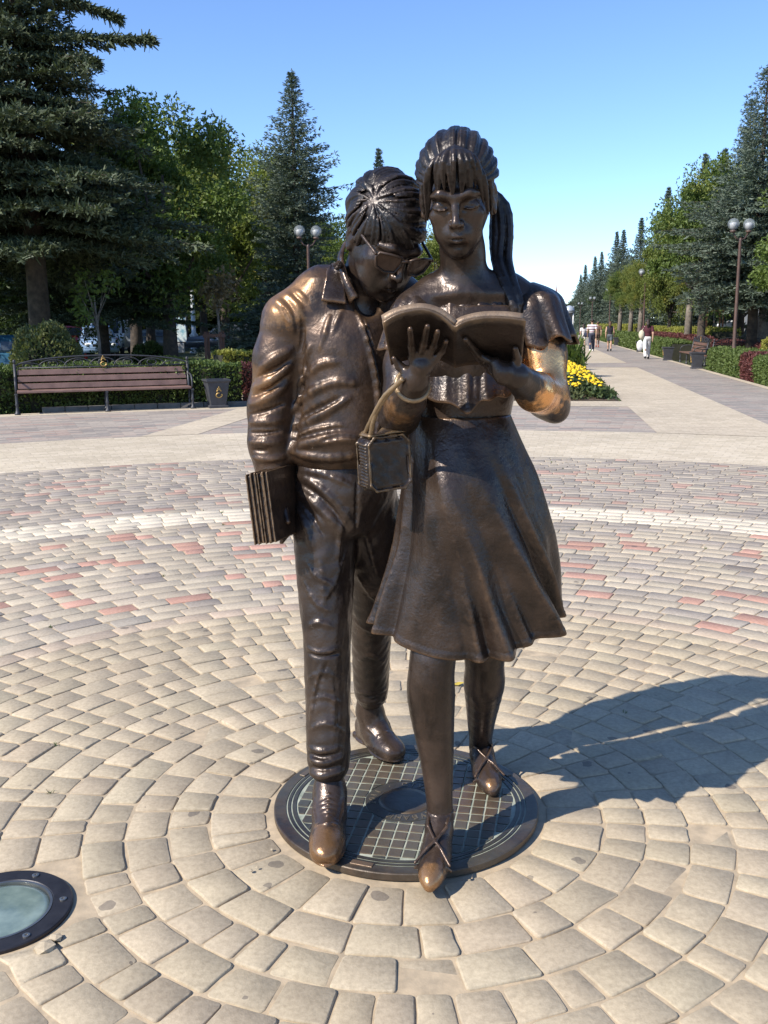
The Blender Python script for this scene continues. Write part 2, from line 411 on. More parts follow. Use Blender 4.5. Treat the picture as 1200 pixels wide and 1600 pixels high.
# ================================================================ THE BRONZE STATUE
B_ROT = np.array(((-1.0, 0, 0), (0, -1.0, 0), (0, 0, 1.0)))
def head_rot(yaw, pitch, roll):
    return rz(R(yaw))@B_ROT@rx(R(-pitch))@ry(R(roll))
def face(v, male=False):
    """head in its own frame: y forward, z up, life size"""
    v.ell((0, -.018, .028), (.073, .094, .085), .01)
    v.ell((0, .030, -.030), (.051 if not male else .061, .060, .079), .03)
    v.ell((0, .058, -.090), (.024 if not male else .036, .028, .024), .035)
    for s in (-1, 1):
        v.cap((s*(.046 if not male else .053), .0, -.050), (s*(.012 if not male else .022), .066, -.095), .014, .012 if not male else .016, .03)        # jaw
        v.ell((s*(.037 if not male else .040), .058, -.032), (.021, .021, .017), .022)                    # cheek bone
        v.ell((s*(.026 if not male else .030), .062, -.066), (.020, .021, .022), .025)
        v.chain([(s*.012, .088, .011), (s*.030, .086, .0165), (s*.050, .070, .0115)], [.0085, .0075, .006], .016)      # brow
    for s in (-1, 1):
        v.ell((s*.031, .104, -.009), (.021, .020, .0125), .008, 's')               # socket
        v.ell((s*.031, .0715, -.0100), (.0170, .0155, .0125), .0035)               # lowered lid over the eyeball
        v.chain([(s*.0145, .0840, -.0125), (s*.023, .0880, -.0150), (s*.033, .0880, -.0156), (s*.042, .0832, -.0140), (s*.049, .0760, -.0100)], [.0016, .0024, .0026, .0024, .0014], .002)   # lashes
        v.chain([(s*.0160, .0870, -.0180), (s*.024, .0890, -.0205), (s*.033, .0890, -.0210), (s*.041, .0845, -.0192)], .0036, .0016, 's')   # the slit under them
        v.chain([(s*.014, .0925, .0115), (s*.030, .0930, .0160), (s*.048, .0780, .0125)], [.0022, .0026, .0014], .004)      # eyebrow
    v.chain([(0, .090, .008), (0, .098, -.012), (0, .111, -.036)], [.0068, .0060, .0082], .010)
    v.ell((0, .110, -.040), (.0088, .0105, .0085), .006)
    for s in (-1, 1):
        v.ell((s*.0100, .099, -.042), (.0062, .010, .0070), .005)
        v.ell((s*.0065, .106, -.0495), .0038, .003, 's')
    v.ell((0, .086, -.068), (.026, .018, .020), .014)                             # muzzle
    v.chain([(-.018, .0910, -.0690), (-.007, .1000, -.0670), (0, .1005, -.0680), (.007, .1000, -.0670), (.018, .0910, -.0690)], [.0020, .0042, .0040, .0042, .0020], .004)
    v.chain([(-.014, .0910, -.0748), (0, .0990, -.0785), (.014, .0910, -.0748)], [.0028, .0056, .0028], .004)
    v.chain([(-.020, .0940, -.0712), (0, .1055, -.0730), (.020, .0940, -.0712)], .0017, .0020, 's')
    v.ell((0, .100, -.091), (.018, .008, .006), .008, 's')
    v.ell((0, .080, -.106), (.017, .014, .013), .012)
    for s in (-1, 1):                                                             # ears
        v.ell((s*.073, -.012, -.018), (.010, .019, .031), .006, rot=rz(R(s*22)))
        v.ell((s*.084, -.008, -.014), (.007, .010, .017), .005, 's')
        v.ell((s*.075, -.006, -.046), (.007, .009, .010), .006)

def schain(v, pts, rad, k, m=4):
    n = (len(pts)-1)*m+1; q = spl([np.append(p, r) for p, r in zip(pts, rad)], n); v.chain(list(q[:, :3]), list(q[:, 3]), k)
def slerp(a, b, t):
    a = a/np.linalg.norm(a); b = b/np.linalg.norm(b); w = math.acos(np.clip(a@b, -1, 1))
    if w < 1e-4: return a
    return (math.sin((1-t)*w)*a+math.sin(t*w)*b)/math.sin(w)
def on_ell(dirv, c, r, off=0.0):
    dirv = dirv/np.linalg.norm(dirv); k = 1/math.sqrt(sum((dirv[i]/r[i])**2 for i in range(3)))
    return np.array(c)+dirv*(k+off)

statue = empty('bronze_statue', (CX, CY, 0.0))
def stat(name, V, Q, mat, parent=statue, smooth=True):
    o = link(name, mesh_from(name, V-np.array((CX, CY, 0)), [Q], smooth, [mat]), parent)
    return o
OFF = np.array((CX, CY, 0.0))
# ------------------------------------------------ the reading girl
WS = 1.29
Rw = head_rot(-7, 21, 3); tw = P(712, 325, 2.64)-Rw@(np.array((0, .088, -.012))*WS)
def hand(v, wrist, palm, tips, bases, thumb, sc=1.0, k=.006):
    v.cap(wrist, palm, .031*sc, .030*sc, .02)
    for b, m, t in zip(bases, tips[0], tips[1]):
        v.cap(palm, b, .023*sc, .0145*sc, .013)
        v.chain([b, m, t], [.0125*sc, .0112*sc, .0082*sc], k)
    v.chain(thumb, [.016*sc, .0128*sc, .0092*sc], .008)
v = Vox((-.02, 2.28, 1.20), (.63, 3.02, 2.12), .003)
v.frame(Rw, tw, WS); face(v)
v.frame()
nk0 = Rw@(np.array((0, -.022, -.055))*WS)+tw; nk1 = P(727, 452, 2.80)
v.chain([nk0, (nk0+nk1)/2+np.array((0, -.006, 0)), nk1], [.062, .057, .070], .03)
shL, shR = P(842, 486, 2.82), P(648, 488, 2.80)
v.chain([P(735, 455, 2.83), P(790, 462, 2.84), shL], [.062, .058, .058], .045)
v.chain([P(720, 455, 2.83), P(680, 465, 2.82), shR], [.062, .056, .056], .045)
v.ell(P(738, 540, 2.84), (.165, .105, .17), .05)
v.cap(P(716, 458, 2.745), P(668, 463, 2.765), .012, .010, .02); v.cap(P(735, 458, 2.745), P(800, 458, 2.775), .012, .010, .02)
elL, wrL = P(855, 620, 2.74), P(806, 588, 2.50)
v.chain([shL, P(848, 555, 2.79), elL], [.060, .064, .058], .03); v.cap(elL, P(868, 640, 2.75), .050, .040, .03)
v.chain([elL, P(836, 612, 2.62), wrL], [.057, .052, .036], .02)
elR, wrR = P(624, 650, 2.71), P(648, 594, 2.50)
v.chain([shR, P(633, 570, 2.78), elR], [.058, .057, .054], .03)
v.chain([elR, P(634, 625, 2.60), wrR], [.056, .052, .037], .02)
# right hand (left in the picture): four fingers spread up the cover
bk = lambda px, py: P(px, py, 2.555-(573-py)*(0.205/65.0)-0.016)      # just before the cover's plane
plR = P(658, 572, 2.475)
hand(v, wrR, plR, ([bk(643, 541), bk(662, 537), bk(677, 540), bk(690, 548)], [bk(641, 514), bk(668, 510), bk(684, 518), bk(697, 533)]),
     [P(645, 560, 2.47), P(657, 556, 2.468), P(668, 558, 2.468), P(678, 564, 2.473)], [P(640, 585, 2.49), P(624, 572, 2.50), P(616, 560, 2.49)], .86)
plL = P(786, 582, 2.475)
hand(v, wrL, plL, ([bk(750, 557), bk(757, 565), bk(765, 575), bk(777, 588)], [bk(727, 530), bk(736, 545), bk(747, 560), bk(762, 579)]),
     [P(774, 566, 2.468), P(776, 575, 2.468), P(779, 584, 2.47), P(785, 593, 2.475)], [P(800, 578, 2.48), P(808, 562, 2.475), P(805, 545, 2.445)], .88)
for px, py, rr in ((640, 600, .0405),):
    pass
Vw, Qw = v.nets(2)
# bracelet line at the wrist comes with the strap; legs:
lg = Vox((.02, 2.42, .04), (.42, 3.40, .95), .004)
schain(lg, [P(700, 850, 2.80), P(676, 1030, 2.715), P(674, 1095, 2.725), P(682, 1180, 2.715), P(687, 1258, 2.695), P(688, 1285, 2.69)], [.085, .064, .065, .047, .0335, .034], .02)
schain(lg, [P(752, 850, 2.84), P(757, 1030, 2.985), P(756, 1075, 3.03), P(752, 1125, 3.14), P(751, 1158, 3.21), P(752, 1172, 3.215)], [.085, .061, .060, .044, .0335, .034], .02)
Vl, Ql = lg.nets(2)
VB, QB = join_vq((Vw, Qw), (Vl, Ql))
bz_girl = bronze('bronze_girl_skin', (0.032, 0.021, 0.015), (0.091, 0.057, 0.039), worn=[(P(852, 580, 2.68)-OFF, .115, 1.0), (P(850, 622, 2.62)-OFF, .095, 1.0), (P(713, 352, 2.56)-OFF, .030, .8), (P(620, 640, 2.6)-OFF, .06, .25)], rough=.30)
girl = stat('girl_figure', VB, QB, bz_girl)
girl['label'] = 'bronze girl in a flared dress reading from the open book'

# hair
h = Vox((.08, 2.48, 1.50), (.44, 3.06, 2.16), .0026)
h.frame(Rw, tw, WS)
HC, HR = (0, -.022, .028), (.0800, .100, .0895)
h.ell(HC, HR, .004)
h.ell((0, .078, -.048), (.0640, .075, .100), .012, 's')                           # free the face
tie = np.array((-.30, -.95, -.05)); rs = np.random.default_rng(21)
NS = 92
for i in range(NS):
    a = -1.78+3.56*i/(NS-1)+rs.normal(0, .012); lock = math.sin(i*.83+.6*math.sin(i*.31))
    st = np.array((math.sin(a)*.82, .92, .50*math.cos(a)+.10)); md = np.array((math.sin(a)*1.05, -.12, math.cos(a)*.95+.15))
    st = st/np.linalg.norm(st); md = md/np.linalg.norm(md)
    lift = .0012+.0030*lock+rs.uniform(-.0012, .0012)
    pts = [on_ell(slerp(st, md, t), HC, HR, lift*min(1, .4+t)+.0025*math.sin(math.pi*t)+rs.normal(0, .0005)) for t in np.linspace(rs.uniform(0, .10), 1, 9)]+[on_ell(slerp(md, tie, t), HC, HR, lift) for t in np.linspace(.15, 1, 6)]
    rr = rs.uniform(.0030, .0046)
    h.chain(pts, [rr*f for f in np.interp(np.linspace(0, 1, len(pts)), [0, .15, .5, 1], [.6, 1.0, 1.05, .8])], .0008)
top = np.array((-.003, .058, .1035))
fr = [(-.062, -.040), (-.057, -.014), (-.050, .010), (-.041, .022), (-.033, .006), (-.022, .022), (-.012, .008), (-.003, .020), (.008, .004), (.019, .022), (.029, .008), (.039, .021), (.048, .008), (.056, -.012), (.062, -.042)]
for i, (x, z) in enumerate(fr):
    for w in range(3):
        y = .089-8.5*x*x; ox = rs.normal(0, .0028)
        p0 = top+np.array((x*.30+ox*.3, -abs(x)*.20, -abs(x)*.22)); p2 = np.array((x*1.06+.004*math.sin(i*2.1)+ox*.4, y+.003, z+rs.normal(0, .002))); p1 = (p0+p2)/2+np.array((x*.22+.004*math.sin(i*1.7)+ox*1.3, .022+.003*(i % 2)+rs.normal(0, .0015), .022))
        pts = spl([p0, p1, p2], 9); k_ = rs.uniform(.52, .78)
        h.chain(pts, [k_*f for f in (.0050, .0078, .0086, .0086, .0082, .0074, .0060, .0040, .0015)], .0009)
for s in (-1, 1):                                                                 # wisps before the ears
    h.chain(spl([(s*.070, .030, .020), (s*.071, .028, -.02), (s*.069, .022, -.055)], 6), [.006, .006, .005, .004, .003, .002], .004)
h.frame()
tip = lambda px, py, F: P(px, py, F)
for k in range(17):
    qa = 2*math.pi*k/17*2.0+.4; rad_ = (.35, 1.0, .8)[k % 3]; dx = 12*rad_*math.cos(qa); dF = .024*rad_*math.sin(qa); rr = rs.uniform(.0085, .0125)
    pts = spl([tip(768+dx*.4, 300, 2.86), tip(782+dx*.9, 326+rs.normal(0, 2), 2.88+dF), tip(784+dx*1.1+2*math.sin(k), 365, 2.87+dF), tip(782+dx+2*math.sin(2*k), 405, 2.85+dF), tip(793+dx*.9, 440, 2.79+dF*.7), tip(806+dx*.7, 470+rs.normal(0, 4), 2.755+dF*.5), tip(806+dx*.5, 494+rs.normal(0, 8), 2.745)], 15)
    h.chain(pts, [rr*f for f in np.interp(np.linspace(0, 1, 15), [0, .1, .3, .6, .85, 1], [.7, 1.1, 1.1, 1.0, .75, .2])], .0022)
h.cap(P(768, 312, 2.86), P(772, 318, 2.88), .024, .026, .004)
bz_hair = bronze('bronze_hair', (0.019, 0.015, 0.013), (0.054, 0.038, 0.030), wear=(.24, .15, .10), rough=.36, scale=9)
gh = stat('hair', *h.nets(1), bz_hair, girl)
gh['label'] = 'fringe and long ponytail'

# dress: bodice
bd = Vox((.02, 2.52, 1.18), (.50, 3.05, 1.70), .004)
zz = lambda py, F: float(P(700, py, F)[2])
xx = lambda px, py, F: float(P(px, py, F)[0])
bd.loft([(zz(478, 2.84), xx(738, 478, 2.84), 2.835, .175, .100, 0), (zz(520, 2.84), xx(736, 520, 2.84), 2.82, .172, .125, 0), (zz(570, 2.84), xx(732, 570, 2.84), 2.81, .160, .140, 0),
         (zz(620, 2.84), xx(728, 620, 2.84), 2.82, .140, .118, 0), (zz(660, 2.84), xx(724, 660, 2.84), 2.82, .136, .112, 0), (zz(700, 2.84), xx(724, 700, 2.84), 2.82, .150, .125, 0)], .02)
for px in (700, 765): bd.ell(P(px, 545, 2.74), (.062, .058, .065), .04)
bd.ell(P(724, 440, 2.80), (.135, .20, .052), .012, 's')                            # boat neck
Vb_, Qb_ = bd.nets(2)
# wide ruffle collar across the chest, falling to the ribs
def ruffle(px0, px1, F0, F1, ytop, ybot, amp, n, bulge, seed, fz=.0):
    rs = np.random.default_rng(seed); nu, nv = 150, 26
    U = np.linspace(0, 1, nu); kn = np.cumsum(rs.uniform(.5, 1.5, n*2+3)); kn = (kn-kn[1])/(kn[-2]-kn[1]); kv = np.array([(1 if i % 2 else -1)*rs.uniform(.35, 1.0) for i in range(len(kn))])
    kv2 = rs.uniform(-1, 1, len(kn)*2); kn2 = np.linspace(-.02, 1.02, len(kv2))
    def cosi(x, xp, fp):
        i = int(np.clip(np.searchsorted(xp, x)-1, 0, len(xp)-2)); w = np.clip((x-xp[i])/(xp[i+1]-xp[i]), 0, 1); w = (1-math.cos(math.pi*w))/2
        return fp[i]*(1-w)+fp[i+1]*w
    g = np.zeros((nu, nv, 3))
    for j in range(nv):
        t = j/(nv-1)
        for i, u in enumerate(U):
            ang = (u-.5)*2; uu = u+.035*(t-.5)*math.sin(4*u+seed); wv = cosi(uu, kn, kv); w2 = cosi(u, kn2, kv2)
            px = px0+(px1-px0)*u+ang*6*t
            F = F0+(F1-F0)*t+bulge*ang*ang-amp*((0.30+.7*t)*wv+.35*w2*math.sin(2.5*t+.5))
            y = ytop(u)+(ybot(u)-ytop(u))*t+(4.0*wv*t)
            g[i, j] = P(px, y, F)
    return slab(g, .006)
rf1 = ruffle(650, 808, 2.750, 2.690, lambda u: 462+6*math.sin(math.pi*u)-4*u, lambda u: 545, .0085, 6, .055, 3)
rf2 = ruffle(658, 812, 2.705, 2.650, lambda u: 535, lambda u: 624+16*math.sin(5.5*u-.8)+5*math.sin(17*u), .0085, 5, .085, 8)
# flutter sleeves
def sleeve(sh, el, r0, r1, L, n, seed, tilt):
    rs = np.random.default_rng(seed); nu, nv = 110, 22; ax = (el-sh); ax = ax/np.linalg.norm(ax)
    e1 = np.cross(ax, np.array((0, 1.0, 0))); e1 /= np.linalg.norm(e1); e2 = np.cross(ax, e1); g = np.zeros((nu, nv, 3)); ph = rs.uniform(0, 6, 3)
    for i in range(nu):
        q = 2*math.pi*i/nu
        for j in range(nv):
            t = j/(nv-1); wv = math.sin(n*q+ph[0]+.6*math.sin(2*q+ph[1]))
            rad = r0*math.sin(min(1, .12+t*2.2)*math.pi/2)+(r1-r0)*t**1.3+.013*t**1.4*(wv+.4*math.sin(2*n*q+ph[2]))
            lon = -.055*(1-t)+L*t+.010*t*math.sin(n*q+ph[0]+1.4)
            g[i, j] = sh+ax*lon+rad*(math.cos(q)*e1+math.sin(q)*e2)+np.array(tilt)*t
    return slab(g, .006, True)
sl1 = sleeve(P(834, 474, 2.82), P(862, 590, 2.78), .077, .084, .130, 6, 2, (.006, 0, 0))
sl2 = sleeve(P(652, 480, 2.80), P(630, 590, 2.78), .068, .076, .13, 6, 4, (-.004, 0, 0))
bz_dress = bronze('bronze_dress', (.026, .018, .014), (.074, .046, .031), wear=(.40, .23, .12), wearpos=.53, rough=.30, bmp=.30, worn=[(P(690, 790, 2.55)-OFF, .05, .0)])
stat('bodice', Vb_, Qb_, bz_dress, girl)
stat('collar_ruffle', *join_vq(rf1, rf2), bz_dress, girl)
stat('sleeve', *sl1, bz_dress, girl); stat('sleeve', *sl2, bz_dress, girl)

# skirt: flared, blown towards the right, folds running down from the hip
nu, nv = 420, 120
g = np.zeros((nu, nv, 3))
Z0, Z1 = zz(648, 2.82), .655
th = np.linspace(-math.pi, math.pi, nu, endpoint=False)        # 0 = towards the camera, + = right
ridges = [(-88, 7, .030, 8), (-70, 7, .034, 14), (-30, 16, .008, 20), (4, 5, .020, 44), (20, 6.5, .032, 56), (38, 6, .014, 66), (56, 9, .050, 70), (75, 5, .030, 60), (100, 10, .030, 30), (125, 9, .03, 10), (150, 9, .03, 0), (178, 9, .03, 0), (-150, 9, .03, 0), (-122, 9, .03, 0)]
for j in range(nv):
    t = j/(nv-1)
    ztop = Z0+(Z1-Z0)*t
    tt = t
    a = np.interp(tt, [0, .10, .25, .45, .7, 1], [.142, .160, .186, .210, .238, .276]); b = np.interp(tt, [0, .10, .25, .45, .7, 1], [.118, .134, .150, .162, .178, .198])
    cx = np.interp(tt, [0, .3, .6, 1], [xx(722, 650, 2.82), xx(734, 740, 2.82), xx(738, 850, 2.82), xx(731, 970, 2.82)])
    cy = np.interp(tt, [0, .5, 1], [2.82, 2.815, 2.835])
    for i, q in enumerate(th):
        qd = math.degrees(q); dr = 0.0
        for (c, w, am, shf) in ridges:
            cc = c-shf*(1-t)**1.15
            dd = (qd-cc+180) % 360-180
            x = abs(dd)/(w*(1.25-.25*t))
            if x < 3: dr += am*(math.exp(-(x*1.15)**1.5)-.42*math.exp(-((x-1.5)/.7)**2))*max(0, (t-.06)/.94)**1.05
        dr += .028*math.exp(-((qd+22)/26)**2-((t-.30)/.22)**2)-.012*math.exp(-((qd+60)/20)**2-((t-.55)/.25)**2)
        dr += .004*math.sin(3*q+5*t)+.003*math.sin(11*q+2+9*t)*t
        g[i, j] = (cx+(a+dr)*math.sin(q), cy-(b+dr)*math.cos(q), ztop+(-.012*math.cos(q)+.088*max(0, math.sin(q))**2+.050*max(0, -math.sin(q))**2)*t-.12*dr*t*t)
hm = np.zeros((nu, nv)); hm[:] = .007; hm[:, -4:] = .011
Vs, Qs = slab(g, hm, True)
stat('skirt', Vs, Qs, bz_dress, girl)

# pumps with crossed straps
def pump(toe, heel, ank, w=.046):
    lo = np.minimum(np.minimum(toe, heel), ank)-.08; hi = np.maximum(np.maximum(toe, heel), ank)+.08; lo[2] = .02
    s = Vox(lo, hi, .0028)
    d = toe-heel; L = np.linalg.norm(d[:2]); u = np.array((d[0]/L, d[1]/L, 0)); n = np.array((-u[1], u[0], 0))
    at = lambda t, z, o=0.0: heel*(1-t)+toe*t+np.array((0, 0, z))+n*o
    Rm = np.stack([u, n, (0, 0, 1)], 1)
    s.ell(at(.62, .030), (L*.40, w, .040), .02, rot=Rm); s.ell(at(.30, .045), (L*.32, w*.80, .050), .02, rot=Rm)
    s.ell(at(.80, .022), (L*.24, w*.72, .026), .02, rot=Rm)
    s.cap(at(.9, .018), at(1.0, .014), .024, .013, .012)
    s.chain([at(.55, .042), ank*.5+at(.38, .055)*.5, ank], [.036, .036, .0355], .025)
    s.cap(at(.06, .050), at(.03, .018), .030, .017, .012)                         # heel
    s.box(at(.5, -.03), (L, .2, .028), .002, .002, 's', rot=Rm)
    s.chain([at(.80, .050, -.050), at(.68, .078, -.02), at(.60, .088, 0), at(.45, .110, .028), ank+n*.033+np.array((0, 0, .01))], .0048, .003)
    s.chain([at(.80, .050, .050), at(.68, .078, .02), at(.60, .088, 0), at(.45, .110, -.028), ank-n*.033+np.array((0, 0, .01))], .0048, .003)
    s.chain([at(.76, .026, -.052), at(.80, .052, -.026), at(.81, .060, 0), at(.80, .052, .026), at(.76, .026, .052)], .0048, .003)
    rr = .0365
    s.chain([ank+np.array((rr*math.cos(q), rr*math.sin(q), .012)) for q in np.linspace(0, 6.283, 17)], .005, .003)
    return s.nets(1)
bz_shoe = bronze('bronze_shoe', (0.035, 0.024, 0.018), (0.101, 0.064, 0.044), rough=.27, worn=[(P(672, 1372, 2.46)-OFF, .055, .34), (P(768, 1228, 3.02)-OFF, .025, .3), (P(508, 1328, 2.62)-OFF, .085, .22)])
tz = .0265
stat('pump', *pump(np.append(P(671, 1380, 2.455)[:2], tz), np.append(P(692, 1290, 2.75)[:2], tz), P(688, 1272, 2.69)), bz_shoe, girl)
stat('pump', *pump(np.append(P(770, 1236, 3.01)[:2], tz), np.append(P(746, 1180, 3.27)[:2], tz), P(752, 1168, 3.21)), bz_shoe, girl)

# ------------------------------------------------ the young man
MS = 1.34
Rm_ = head_rot(27, 38, -6); tm = P(549, 361, 2.89)-Rm_@(np.array((.080, -.012, -.012))*MS)
m = Vox((-.22, 2.52, 1.30), (.22, 3.22, 2.10), .003)
m.frame(Rm_, tm, MS); face(m, True); m.frame()
nk0 = Rm_@(np.array((0, -.030, -.05))*MS)+tm; nk1 = P(566, 470, 3.05)
m.chain([nk0, (nk0+nk1)/2, nk1], [.070, .066, .075], .03)
m.ell(P(566, 540, 3.05), (.11, .09, .16), .04)
# his hand on the books
hb = Vox((-.46, 2.78, .78), (-.16, 3.16, 1.22), .004)
hw = P(432, 752, 2.985); hp = P(446, 800, 2.985)
hand(hb, hw, hp, ([P(450, 828, 2.95), P(449, 832, 2.97), P(448, 834, 2.99), P(448, 832, 3.01)], [P(440, 842, 2.925), P(440, 846, 2.95), P(440, 847, 2.975), P(441, 845, 3.0)]),
     [P(452, 815, 2.96), P(451, 818, 2.98), P(450, 820, 3.0), P(449, 818, 3.02)], [P(440, 780, 2.95), P(446, 800, 2.90), P(450, 815, 2.875)])
Vm_, Qm_ = join_vq(m.nets(2), hb.nets(2))
bz_man = bronze('bronze_man_skin', (0.032, 0.021, 0.015), (0.085, 0.053, 0.037), rough=.30)
man = stat('young_man_figure', Vm_, Qm_, bz_man)
man['label'] = 'bronze young man in glasses bending over the book'
# hair with a crown whorl
h = Vox((-.20, 2.54, 1.60), (.20, 3.12, 2.10), .0026)
h.frame(Rm_, tm, MS)
HC, HR = (0, -.022, .030), (.0805, .1005, .086)
h.ell(HC, HR, .004)
h.ell((0, .085, -.055), (.072, .080, .102), .010, 's'); h.ell((0, .02, -.10), (.12, .075, .075), .010, 's')
inv = lambda p: (Rm_.T@(p-tm))/MS
Wd = inv(P(577, 306, 2.80))-np.array(HC); Wd = Wd/np.linalg.norm(Wd)
t1 = np.cross(Wd, (0, 1.0, 0)); t1 /= np.linalg.norm(t1); t2 = np.cross(Wd, t1)
rs = np.random.default_rng(9)
NL = 120
for i in range(NL):
    q = 2*math.pi*i/NL+rs.normal(0, .02); lock = math.sin(i*.62+.8*math.sin(i*.23))
    tgt = math.cos(q)*t1+math.sin(q)*t2
    full = 1.52+.16*lock+rs.normal(0, .05)
    d1 = math.cos(full)*Wd+math.sin(full)*tgt
    if d1[1] > .25: d1 = d1+np.array((-.42, .0, .10))*d1[1]          # fringe swept to his left
    tw_ = .34*math.sin(q*2+.4)+.10*lock; t0 = abs(.13+.08*lock+rs.normal(0, .03))+.06
    pts = []; lf = .0022+.0034*lock+rs.uniform(-.001, .001)
    for t in np.linspace(t0, 1, 11):
        dd = slerp(Wd, d1, t); side = np.cross(dd, d1); dd = dd+side*tw_*math.sin(math.pi*t)
        pts.append(on_ell(dd, HC, HR, lf*min(1, .2+t*1.5)+.0045*math.sin(math.pi*min(1, t*1.05))+rs.normal(0, .0005)))
    rr = rs.uniform(.0034, .0052)
    h.chain(pts, [rr*f for f in (.35, .6, .85, 1.0, 1.1, 1.15, 1.1, 1.0, .85, .6, .25)], .0008)
h.frame()
bh = stat('hair', *h.nets(1), bz_hair, man)
# glasses
mb = MB()
L2W = lambda p: Rm_@(np.array(p)*MS)+tm-OFF
for s in (-1, 1):
    mb.tube([L2W(p) for p in spl([(s*.079, -.020, -.020), (s*.079, -.004, .004), (s*.077, .04, .006), (s*.071, .098, .006)], 12)], .0044, 8)
    ring = [(s*.010, .108, .006), (s*.018, .110, .012), (s*.040, .107, .014), (s*.064, .099, .011), (s*.068, .096, .000), (s*.060, .098, -.022), (s*.040, .105, -.030), (s*.019, .110, -.026), (s*.010, .110, -.010)]
    mb.tube([L2W(p) for p in ring], .0042, 8, close=True)
mb.tube([L2W((-.011, .109, .003)), L2W((0, .112, .006)), L2W((.011, .109, .003))], .0042, 8)
gl = mb.build('glasses', bz_hair, man, True)
mb = MB()
for s in (-1, 1):
    ring = [(s*.010, .107, .006), (s*.018, .109, .012), (s*.040, .106, .014), (s*.064, .098, .011), (s*.068, .095, .000), (s*.060, .097, -.022), (s*.040, .104, -.030), (s*.019, .109, -.026), (s*.010, .109, -.010)]
    mb.add([L2W(p) for p in ring]+[L2W(np.array(p)-np.array((0, .003, 0))) for p in ring], [tuple(range(9))[::s], tuple(range(9, 18))[::-s]]+[(i, (i+1) % 9, 9+(i+1) % 9, 9+i)[::-s] for i in range(9)])
mb.build('lenses', bz_hair, man)

# jacket
j = Vox((-.50, 2.74, 1.04), (.24, 3.28, 1.78), .0036)
Fm = 3.03
zj = lambda py: float(P(560, py, Fm)[2]); xj = lambda px, py: float(P(px, py, Fm)[0])
j.loft([(zj(724), xj(538, 724), 3.02, .150, .132, .1), (zj(712), xj(537, 712), 3.02, .168, .148, .1), (zj(690), xj(540, 690), 3.015, .176, .155, .1), (zj(650), xj(546, 650), 3.02, .170, .150, .1), (zj(580), xj(550, 580), 3.03, .176, .148, .1),
        (zj(520), xj(550, 520), 3.035, .185, .138, .1), (zj(480), xj(552, 480), 3.04, .170, .110, .1), (zj(450), xj(556, 450), 3.05, .12, .085, .1)], .03)
S1, S2 = P(453, 500, 3.02), P(655, 490, 3.06)
j.chain([P(552, 452, 3.06), P(505, 462, 3.04), S1], [.080, .080, .078], .05); j.chain([P(565, 452, 3.06), P(610, 462, 3.06), S2], [.080, .075, .078], .05)
j.chain([S1, P(436, 560, 3.015), P(424, 640, 3.02), P(421, 690, 3.0), P(427, 738, 2.985)], [.080, .074, .069, .062, .056], .035)
j.chain([S2, P(668, 600, 3.05), P(660, 700, 3.0)], [.075, .068, .06], .03)
j.stroke([(478, 545), (472, 600), (466, 650), (458, 700)], .010, .012, 's')          # between sleeve and body
# the folds
for pts, r_ in [([(432, 470), (450, 490), (458, 520)], .012), ([(447, 460), (466, 480), (470, 505)], .011), ([(462, 455), (478, 470)], .009), ([(408, 575), (430, 560), (455, 545)], .012), ([(398, 605), (425, 595), (452, 570)], .013),
                ([(392, 632), (420, 622), (448, 600)], .013), ([(390, 660), (415, 660), (440, 655)], .011), ([(392, 690), (415, 692), (440, 690)], .010), ([(396, 715), (420, 718), (445, 712)], .010),
                ([(462, 668), (490, 655), (515, 640), (545, 622)], .013), ([(458, 640), (485, 615), (520, 598), (560, 600)], .012), ([(470, 600), (500, 570), (530, 565)], .011), ([(460, 700), (490, 690), (530, 684), (570, 688)], .016),
                ([(470, 680), (505, 672), (540, 665)], .011), ([(500, 545), (508, 520), (515, 495)], .009), ([(520, 520), (528, 500), (535, 485)], .008), ([(476, 590), (480, 560), (486, 540)], .009), ([(455, 705), (480, 712), (520, 716), (575, 706)], .012)]:
    j.stroke(pts, r_*.72, r_*1.2, 'u', -.0044)
for pts, r_ in [([(470, 488), (474, 520), (468, 548)], .007), ([(440, 480), (452, 500)], .006), ([(400, 590), (430, 578), (455, 560)], .008), ([(395, 618), (422, 608), (448, 588)], .008), ([(391, 648), (418, 642), (445, 630)], .008),
                ([(464, 655), (495, 640), (530, 622)], .009), ([(458, 688), (490, 676), (535, 668)], .009), ([(392, 676), (415, 677), (440, 673)], .007), ([(394, 703), (420, 705)], .006), ([(500, 690), (540, 680), (575, 690)], .007)]:
    j.stroke(pts, r_*.85, r_*.9, 's', .0025)
j.stroke([(558, 478), (578, 540), (590, 600), (592, 660), (585, 700)], [.008, .010, .010, .009, .007], .008)       # front edge
j.stroke([(563, 490), (584, 545), (597, 610), (598, 670)], .006, .005, 's')
j.ell(P(575, 455, 2.93), (.045, .10, .075), .02, 's')                               # open neck
bz_jack = bronze('bronze_jacket', (.034, .021, .014), (.118, .064, .033), wear=(.50, .28, .12), rough=.36, wearpos=.525, worn=[(P(445, 468, 2.96)-OFF, .09, .24), (P(470, 450, 2.98)-OFF, .06, .18), (P(405, 600, 2.96)-OFF, .07, .12)])
j.wob(.0011, 24, 3)
jk = stat('jacket', *j.nets(1), bz_jack, man)
